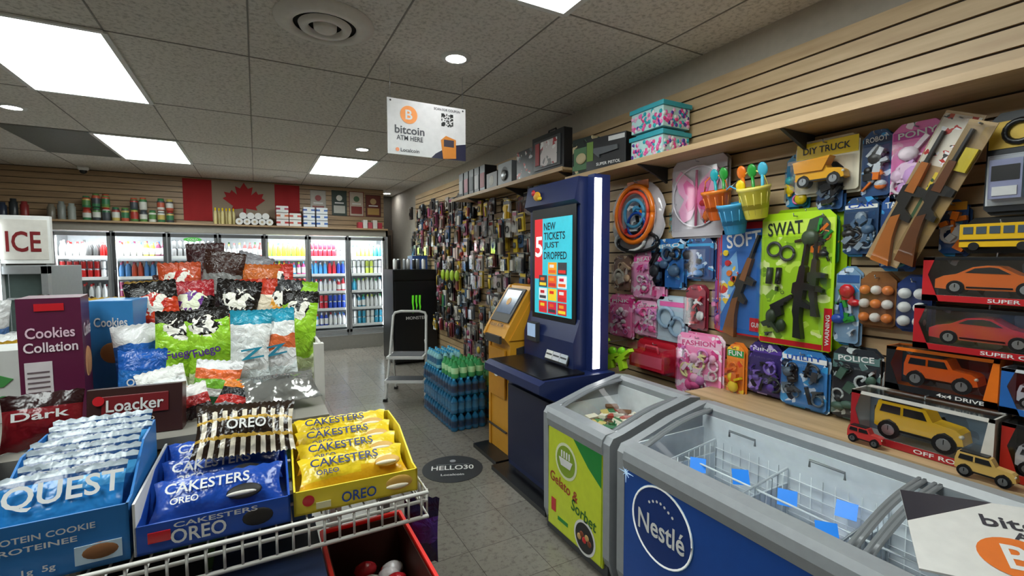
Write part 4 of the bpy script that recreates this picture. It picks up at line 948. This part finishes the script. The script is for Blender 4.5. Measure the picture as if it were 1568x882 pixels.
b.box(xs0, -.4, 1.44, 1.46, .1, 1.02, m('#8a867e', .5)); b.box(-.42, -.40, 1.46, 2.84, .1, 1.02, m('#8a867e', .5))
for y, zt in ((1.45, 1.02), (1.78, 1.20), (2.3, 1.20), (2.85, 1.20)):
    b.box(GE-.02, GE+.012, y-.016, y+.016, 0, zt, WR)
for zz in (.35, .6, .82): b.box(-.4, GE, 1.46, 2.84, zz, zz+.012, m('#bab6ae', .4)); b.tube([(GE+.01, 1.46, zz+.04), (GE+.01, 2.86, zz+.04)], .005, WR)
for zz in (1.08, 1.14, 1.20): b.tube([(GE, 1.78, zz), (GE, 2.85, zz), (-.4, 2.86, zz)], .006, WR)
y = 1.82
while y < 2.85: b.tube([(GE, y, 1.04), (GE, y, 1.20)], .003, WR, 5); y += .045
b.box(-.9, .12, 2.18, 2.82, 1.045, 1.15, DGREY)
b.done()
b = B('stored_snack_boxes')
for x0, x1, c in [(-.62, -.36, '#3a2a1e'), (-.34, -.12, '#241c18'), (-.10, .11, '#1c2a4a')]:
    b.box(x0, x1, .88, 1.25, .616, .85, m(c, .5)); b.box(x0+.01, x1-.01, .875, .88, .66, .80, m('#5a3a24', .5))
b.done(.003)
for yy in (1.7, 2.2, 2.6):
    b = B('gondola_snack_stock'); 
    for zz in (.362, .612, .832):
        for q in range(2): b.box(-.28+q*.22, -.09+q*.22, yy-.16, yy+.16, zz, zz+.15, R.choice([m('#8a3030'), m('#c8a040'), m('#3a5a90'), m('#5a8a50')]))
    b.done(.004)

def tray(nm, x0, x1, y0, y1, z0, hf, hb, mt, inner, yaw=0):
    b = B(nm, T((x0+x1)/2, y0, z0) @ RZ(yaw)); w = (x1-x0)/2; d = y1-y0; t = .004
    b.box(-w, w, 0, d, 0, t, mt); b.box(-w, w, 0, t, 0, hf, mt); b.box(-w, w, d-t, d, 0, hb, mt)
    b.L = RZ(90) @ RX(90)  # local x->Y, y->Z, z->X
    for s in (-w, w-t): b.prism([(0, 0), (d, 0), (d, hb), (d*.55, hb), (d*.12, hf), (0, hf)], s, s+t, mt)
    b.L = Matrix.Identity(4); b.box(-w+t, w-t, t, t+.001, t, hf*.98, inner); b.w = w; b.d = d
    return b
def pillow(b, x, y, z, w, h, th, lean, mt, label=None, lm=None, band=None, yaw=0, extra=None):
    b.L = T(x, y, z) @ RZ(yaw) @ FYR @ RX(-lean)
    b.bag(w, h, th, (lambda u, t: (band if band and (t < .2 or (t < .34 and u > .55)) else mt)), 18, 12, .05, .0025)
    if label: b.txt(label, -.02, h*.60, w*.62, h*.26, th/2+.003, lm or WHITE)
    if extra: b.txt(extra, -.06, h*.30, w*.2, h*.16, th/2+.001, lm or WHITE)
YB = m('#f2d832', .35, 0, .0); ZT = .95
b = tray('golden_cookie_box', .055, .322, 1.065, 1.385, ZT, .052, .10, YB, m('#b89a60', .6), -2)
b.L = FY(0, 0, 0); b.txt('OREO', .0, .022, .075, .024, .003, m('#1e4aa8')); b.box(-.09, -.06, .008, .022, .001, .003, m('#e8e0b0')); b.ball((.09, .028, .0), .022, m('#d8a850', .6), 1.4, .8, .2); b.ball((.085, .022, .003), .02, m('#f4ead0', .6), 1.3, .3, .25); b.disc(-.105, .03, .002, .012, RED); b.L = RZ(90) @ RX(90); b.disc(.16, .05, .1345, .028, m('#1e4aa8')); b.disc(.08, .03, .1345, .010, RED)
for i in range(4):
    pillow(b, 0, .045+i*.068, .03+i*.010, .245, .085, .045, 60, foil('#f0cf28'), 'CAKESTERS', m('#20306a'), m('#f0b820', .25, 0, 0, .1, 22, .5), 0, 'OREO')
    b.ball((.075, .025, .022), .020, m('#d8a850', .6), 1.5, .8, .3); b.ball((.07, .018, .026), .018, m('#f4ead0', .6), 1.4, .3, .3)
b.done()
BB = m('#1f50b4', .35)
b = tray('chocolate_cookie_box', -.212, .048, 1.06, 1.38, ZT, .055, .095, BB, m('#b8b0a0', .6), -1)
b.L = FY(0, 0, 0); b.txt('OREO', -.03, .024, .09, .028, .003, WHITE); b.box(-.11, -.075, .02, .04, .001, .003, RED); b.ball((.07, .026, .0), .02, m('#1c1614', .6), 1.4, .9, .2); b.txt('CAKESTERS', .0, .046, .14, .010, .003, WHITE)
for i in range(3):
    pillow(b, 0, .05+i*.085, .03+i*.010, .24, .09, .05, 54, foil('#1e4cae'), 'CAKESTERS', WHITE, None, 0, 'OREO')
    b.ball((.045, .022, .022), .022, m('#15110f', .6), 1.5, .8, .3); b.ball((.04, .016, .026), .02, m('#e8e4dc', .6), 1.4, .25, .3)
b.L = T(0, 0, 0); b.box(-.131, -.127, .0, .32, .0, .10, m('#e6e4e0', .5))
b.done()
b = B('striped_cookie_bag', T(-.035, 1.20, 1.055) @ FYR @ RZ(-4) @ RX(-48))
K1 = foil('#2a1d14'); K2 = foil('#e6dcc8'); K3 = foil('#c8a040')
b.bag(.21, .135, .045, lambda u, t: K1 if (t > .86 or .35 < t < .62 and .26 < u < .78) else (K3 if .28 < t < .35 or .62 < t < .68 else (K2 if int(u*20) % 2 else K1)), 40, 18)
b.txt('OREO', .0, .067, .08, .026, .028, WHITE); b.done()
b = tray('protein_cookie_box', -.41, -.218, 1.06, 1.38, ZT, .105, .165, m('#2a78c0', .35), m('#6aa8d8', .5), 1)
b.L = FY(0, 0, 0); b.txt('PROTEIN COOKIE', -.02, .080, .14, .011, .003, WHITE); b.txt('PROTEINEE', -.03, .062, .11, .010, .003, WHITE); b.box(.02, .085, .012, .045, .001, .003, m('#c8e0f4')); b.ball((.055, .03, .0), .02, m('#8a5a34', .7), 1.5, .8, .3); b.txt('15g  1g  5g', -.045, .02, .08, .014, .003, WHITE)
QB = [foil('#2a82c8'), foil('#1e64a8'), foil('#3a94d4')]; QS = foil('#163f70'); QG = foil('#b8c4cc')
for i in range(8):
    qb = QB[i % 3]
    b.L = T(R.uniform(-.006, .006), .02+i*.036, .04+i*.004) @ RZ(R.uniform(-3, 3)) @ FYR @ RX(-32); b.bag(.18, .135, .028, (lambda u, t, q=qb: (QG if t > .95 else QS) if t > .88 else (q if t < .7 or u < .6 else foil('#4aa0dc'))), 18, 16, .06, .003)
    if i == 0: b.txt('QUEST', .004, .093, .165, .046, .019, WHITE)
    else: b.box(-.07, .06, .100, .103, .014, .0145, m('#cfe6f6')); b.txt('QUEST', -.01, .115, .10, .010, .0125, WHITE)
b.done()
b = B('blue_protein_bar_packs', T(-.54, 1.10, ZT))
for i in range(8): b.L = T(-.0-.01*i, .0+i*.036, .0) @ RZ(8) @ FYR @ RX(-22); b.bag(.20, .17, .03, (lambda u, t, q=[foil('#2a8ad0'), foil('#8a2030'), foil('#1e70b8')][i % 3], q2=[foil('#1e5a98'), foil('#3a1014'), foil('#c8d8e8')][i % 3]: q if t < .75 else q2), 12, 12, .08, .004); b.txt('BAR', 0, .1, .12, .03, .02, WHITE)
b.done()
for (x, y, c, t) in [(-.60, 1.43, '#5a1418', 'Wafer'), (-.46, 1.50, '#7a1820', 'Dark')]:
    b = B('wafer_bag', T(x, y, 1.046) @ RZ(6) @ FYR @ RX(-14)); c1 = foil(c); b.bag(.15, .13, .05, lambda u, t_: c1 if t_ < .8 else foil('#2a0e10'), 10, 8); b.txt(t, 0, .08, .10, .02, .028, WHITE); b.done()
b = B('chocolate_wafer_box', T(-.285, 1.50, 1.046) @ RZ(-4) @ FYR @ RX(-10))
b.box(-.10, .10, 0, .125, -.05, 0, m('#3a1c1a', .4)); b.box(-.07, .07, .055, .105, 0, .003, m('#7a1a20', .4)); b.txt('Loacker', 0, .08, .12, .03, .005, WHITE); b.disc(-.075, .095, .006, .012, RED); b.txt('ESPRESSO', 0, .04, .08, .010, .003, m('#e8d8c0')); b.done(.004)
b = B('cookie_assortment_box', T(-.505, 1.74, 1.046) @ RZ(7))
PU = m('#5e1c3e', .35); b.box(-.065, .065, 0, .15, 0, .345, PU)
b.L = FY(0, 0, 0); b.txt('Cookies', .0, .25, .10, .03, .002, m('#e8c8d8')); b.txt('Collation', .0, .21, .11, .028, .002, m('#f0e0e8')); b.box(-.055, .0, .06, .17, .0, .002, m('#d8d0d4')); 
for i in range(6): b.box(-.05, -.006, .07+i*.014, .074+i*.014, .002, .003, m('#6a5a60'))
b.box(-.03, .03, .31, .33, 0, .002, RED); b.L = T(.0655, .075, 0) @ Matrix(((0, 0, 1, 0), (1, 0, 0, 0), (0, 1, 0, 0), (0, 0, 0, 1))); b.txt('Cookies', .0, .25, .12, .04, .002, m('#f0e0e8')); b.ball((0, .15, 0), .045, m('#b8805a', .7), 1, 1, .15); b.L = Matrix.Identity(4); b.done(.003)
b = B('blue_cookie_box', T(-.415, 1.93, 1.046) @ RZ(-12)); b.box(-.06, .06, 0, .13, 0, .32, m('#3a88c8', .35)); b.L = FY(0, 0, 0); b.txt('Cookies', 0, .25, .09, .03, .002, WHITE); b.ball((0, .15, .0), .035, m('#b8804a', .7), 1, 1, .15); b.done(.003)
b = B('white_snack_carton', T(-.68, 1.78, 1.046) @ RZ(8)); b.box(-.10, .10, 0, .15, 0, .20, m('#dcdedb', .4)); b.L = FY(0, 0, 0); b.txt('Snacks', 0, .07, .13, .03, .002, m('#3a8a4a')); b.prism([(-.08, .11), (.0, .16), (.08, .12), (.06, .10), (-.06, .09)], 0, .002, m('#4a9a50')); b.done(.003)

# chip bags
rb = random.Random(21)
def chip(nm, x, y, z, w, h, th, yaw, lean, roll, cols, swirl=None, label=None, lm=None, ly=.36, cy=.72):
    b = B(nm, T(x, y, z) @ RZ(yaw) @ FYR @ RZ(roll) @ RX(-lean)); mt = bagmat(cols, h, w, swirl, .12, cy); b.bag(w, h, th, lambda u, t: mt, 16, 22, .06, .006, rb)
    if label: b.txt(label, 0, h*ly, w*.55, h*.12, th/2+.005, lm or WHITE, 8)
    b.done()
SW = ('#f4f0e4', '#17120f'); SW2 = ('#f4f0e4', '#c82a1a'); SW3 = ('#f0f4d8', '#6a2a8a')
LT = ('#eef4d8', '#e4f0b8', '#a4d838', '#9cd430', '#a8dc3c', '#9cd430', '#1a1612')
# front row: lime and white bags
chip('lime_tortilla_chip_bag', -.235, 1.84, 1.047, .14, .28, .07, 10, 8, -4, LT, SW, 'Fuego', m('#5a2a8a'), .5, .8)
chip('lime_tortilla_chip_bag', -.135, 1.82, 1.047, .14, .29, .07, -4, 10, 5, LT, SW, 'Fuego', m('#5a2a8a'), .5, .8)
chip('white_chip_bag', -.03, 1.76, 1.047, .125, .28, .07, 6, 6, -3, ('#f0f2f0', '#e8f0f0', '#f0f2f0', '#eef2f0', '#f0f2f0', '#2a9ab8'), None, 'Z', m('#2a9ab8'), .5)
chip('white_chip_bag', .06, 1.78, 1.047, .125, .28, .07, -8, 8, 3, ('#f0f2f0', '#e8f0f0', '#eeeeee', '#d86a3a', '#f0f2f0', '#2a9ab8'), None, 'Z', m('#2a8aa8'), .5)
chip('lime_tortilla_chip_bag', .12, 1.92, 1.047, .13, .33, .07, -18, 6, -3, LT, SW, None, None, .4, .8)
chip('lime_tortilla_chip_bag', .125, 2.08, 1.047, .14, .36, .07, -25, 4, -4, ('#c83020', '#b8e048', '#98d030', '#f0f0e8', '#98d030'), SW)
chip('blue_cookie_snack_bag', -.33, 1.88, 1.047, .13, .24, .06, 12, 6, 3, ('#2a6ab8', '#1e5ab0', '#2a6ac0', '#e8e8e8'), None, 'OREO', WHITE, .5)
chip('blue_cookie_snack_bag', -.315, 1.74, 1.047, .12, .18, .06, 4, 8, -3, ('#2a72c0', '#2a72c0', '#1e5ab0'), None, 'OREO', WHITE, .5)
for i, (x, c, s) in enumerate([(-.29, ('#e8e0d0', '#b8281c', '#b8281c', '#d8401c', '#17120f'), SW2), (-.20, ('#c8d8a0', '#8fd028', '#8fd028', '#17120f', '#a8202a'), SW3), (-.10, ('#e8e0d0', '#c83a20', '#e06a20', '#17120f', '#17120f'), SW), (.0, ('#9ac838', '#9ac838', '#c83a20', '#e8d8c0', '#c83a20'), None), (.08, ('#98c838', '#98c838', '#e8a030', '#e8a030', '#2a2a2c'), SW)]):
    chip('spicy_chip_bag', x, 2.03+.02*(i % 2), 1.08, .15, .34, .08, rb.uniform(-14, 14), rb.uniform(2, 10), rb.uniform(-8, 8), c, s, cy=.78)
for i, (x, c, h, s) in enumerate([(-.37, ('#b89030', '#c8a840', '#8a6a20'), .26, None), (-.27, ('#8a1a24', '#3a1012', '#a82a30', '#c8502a'), .33, SW2), (-.17, ('#1a1614', '#2a2220', '#8a8a88', '#3a2018'), .38, None), (-.08, ('#3a3a3e', '#d86a28', '#e87a28', '#5a2a1c'), .34, None), (.01, ('#a8282a', '#5a2a50', '#6a3060', '#c8682a'), .32, None), (.08, ('#c83a30', '#7ab83a', '#8ac840', '#c83a30'), .32, SW)]):
    chip('snack_bag', x, 2.32+.03*(i % 2), 1.152, .16, h, .08, rb.uniform(-20, 20), rb.uniform(-2, 10), rb.uniform(-15, 12), c, s, cy=.8)
for i, (x, c, h) in enumerate([(-.30, ('#8a2a30', '#a83038', '#3a1a1a'), .28), (-.20, ('#202024', '#5a2028', '#3a1a1c'), .42), (-.10, ('#5a2a6a', '#a83a3a', '#4a2a30', '#8a8a90'), .38), (.02, ('#c8702a', '#8a2a5a', '#c83a30'), .34), (-.42, ('#c8a848', '#a88a30'), .22)]):
    chip('snack_bag', x, 2.58, 1.152, .16, h, .08, rb.uniform(-20, 20), rb.uniform(-4, 10), rb.uniform(-18, 14), c)
for i, (x, y) in enumerate([(-.62, 2.0), (-.74, 2.15), (-.52, 2.25), (-.68, 2.45), (-.86, 2.3)]):
    chip('gold_snack_bag', x, y, 1.047+.106*(y > 2.17), .17, .20, .07, rb.uniform(-15, 15), 6, rb.uniform(-6, 6), [('#c8a03a', '#b08a2a'), ('#3a78b0', '#d8d8d8'), ('#a83a2a', '#c8a03a'), ('#8a5a2a', '#3a2a1a'), ('#4a6a9a', '#c8c8c8')][i])
# small front bags
chip('mixed_snack_bag', -.225, 1.64, 1.047, .12, .14, .05, 14, 22, 10, ('#e6e6e4', '#d86a3a', '#e8ecec', '#e4e4e0'))
chip('mixed_snack_bag', -.13, 1.68, 1.047, .13, .14, .05, -6, 20, -8, ('#2a6a3a', '#e8e8e4', '#7ab83a', '#e8703a', '#e4e4e4'), None)
chip('mixed_snack_bag', -.17, 1.55, 1.05, .12, .10, .04, 8, 34, 14, ('#2a1a18', '#a82a2a', '#e0dcd8'))
chip('mixed_snack_bag', -.07, 1.56, 1.05, .13, .10, .04, -20, 42, -14, ('#8a8a8c', '#c8302a', '#1a1a1c', '#d87a28'))
sv = m('#a8a8a4', .18, .65, 0, .15, 14, .6)
b = B('silver_snack_pouch', T(.065, 1.52, 1.075) @ RZ(8) @ FYR @ RX(-66)); b.bag(.21, .14, .055, lambda u, t: sv, 18, 14, .08, .006, rb); b.txt('INGREDIENTS', -.02, .09, .12, .015, .033, m('#4a4a4a')); b.done()
b = B('clear_wrapped_bundle', T(.06, 1.425, .955) @ FYR); b.bag(.05, .12, .03, lambda u, t: PLAST, 6, 10, .06, .004); b.done()
b = tray('red_candy_box', .125, .325, .87, 1.24, .617, .19, .19, m('#d8241e', .4), m('#4a2418', .6))
b.box(-.095, .095, .005, .366, .02, .03, m('#4a2418', .6)); b.box(-.096, -.092, .004, .366, .01, .185, m('#4a2418', .6)); b.box(.092, .0955, .004, .366, .01, .185, m('#4a2418', .6)); b.box(-.096, .096, .362, .366, .01, .185, m('#4a2418', .6))
for s in (-1, 1): b.box(s*.1-.004, s*.1+.004, 0, .37, .182, .194, m('#e83028', .35, 0, .1))
b.box(-.1, .1, -.004, .004, .182, .194, m('#e83028', .35, 0, .1)); b.box(-.1, .1, .366, .374, .182, .194, m('#e83028', .35, 0, .1))
for i in range(30): b.ball((R.uniform(-.07, .07), R.uniform(.04, .32), .075+R.uniform(0, .04)), .022, R.choice([foil('#b81e28'), foil('#d8d0d0'), foil('#c83038')]), 1.3, 1, .8, n=6)
b.done(.002)
b = B('purple_candy_bag', T(.375, 1.22, .66) @ RZ(-30) @ FYR @ RX(-10)); pmz = bagmat(('#2a1a4a', '#4a2a7a', '#1e1638'), .18, .1); b.bag(.10, .17, .04, lambda u, t: pmz, 10, 12); b.box(-.02, .0, .0, .02, -.05, .0, WR); b.done()

# ---------------------------------------------------------------- world + camera
w = bpy.data.worlds.new('World'); sc.world = w; w.use_nodes = True
w.node_tree.nodes['Background'].inputs[0].default_value = (.6, .62, .65, 1); w.node_tree.nodes['Background'].inputs[1].default_value = .3
cam = bpy.data.cameras.new('camera'); co = bpy.data.objects.new('camera', cam); sc.collection.objects.link(co)
cam.sensor_width = 36; cam.lens = 16.48; cam.clip_start = .02
co.location = (0, 0, 1.5); co.rotation_euler = (math.radians(90-3.6), 0, math.radians(-28.6))
sc.camera = co
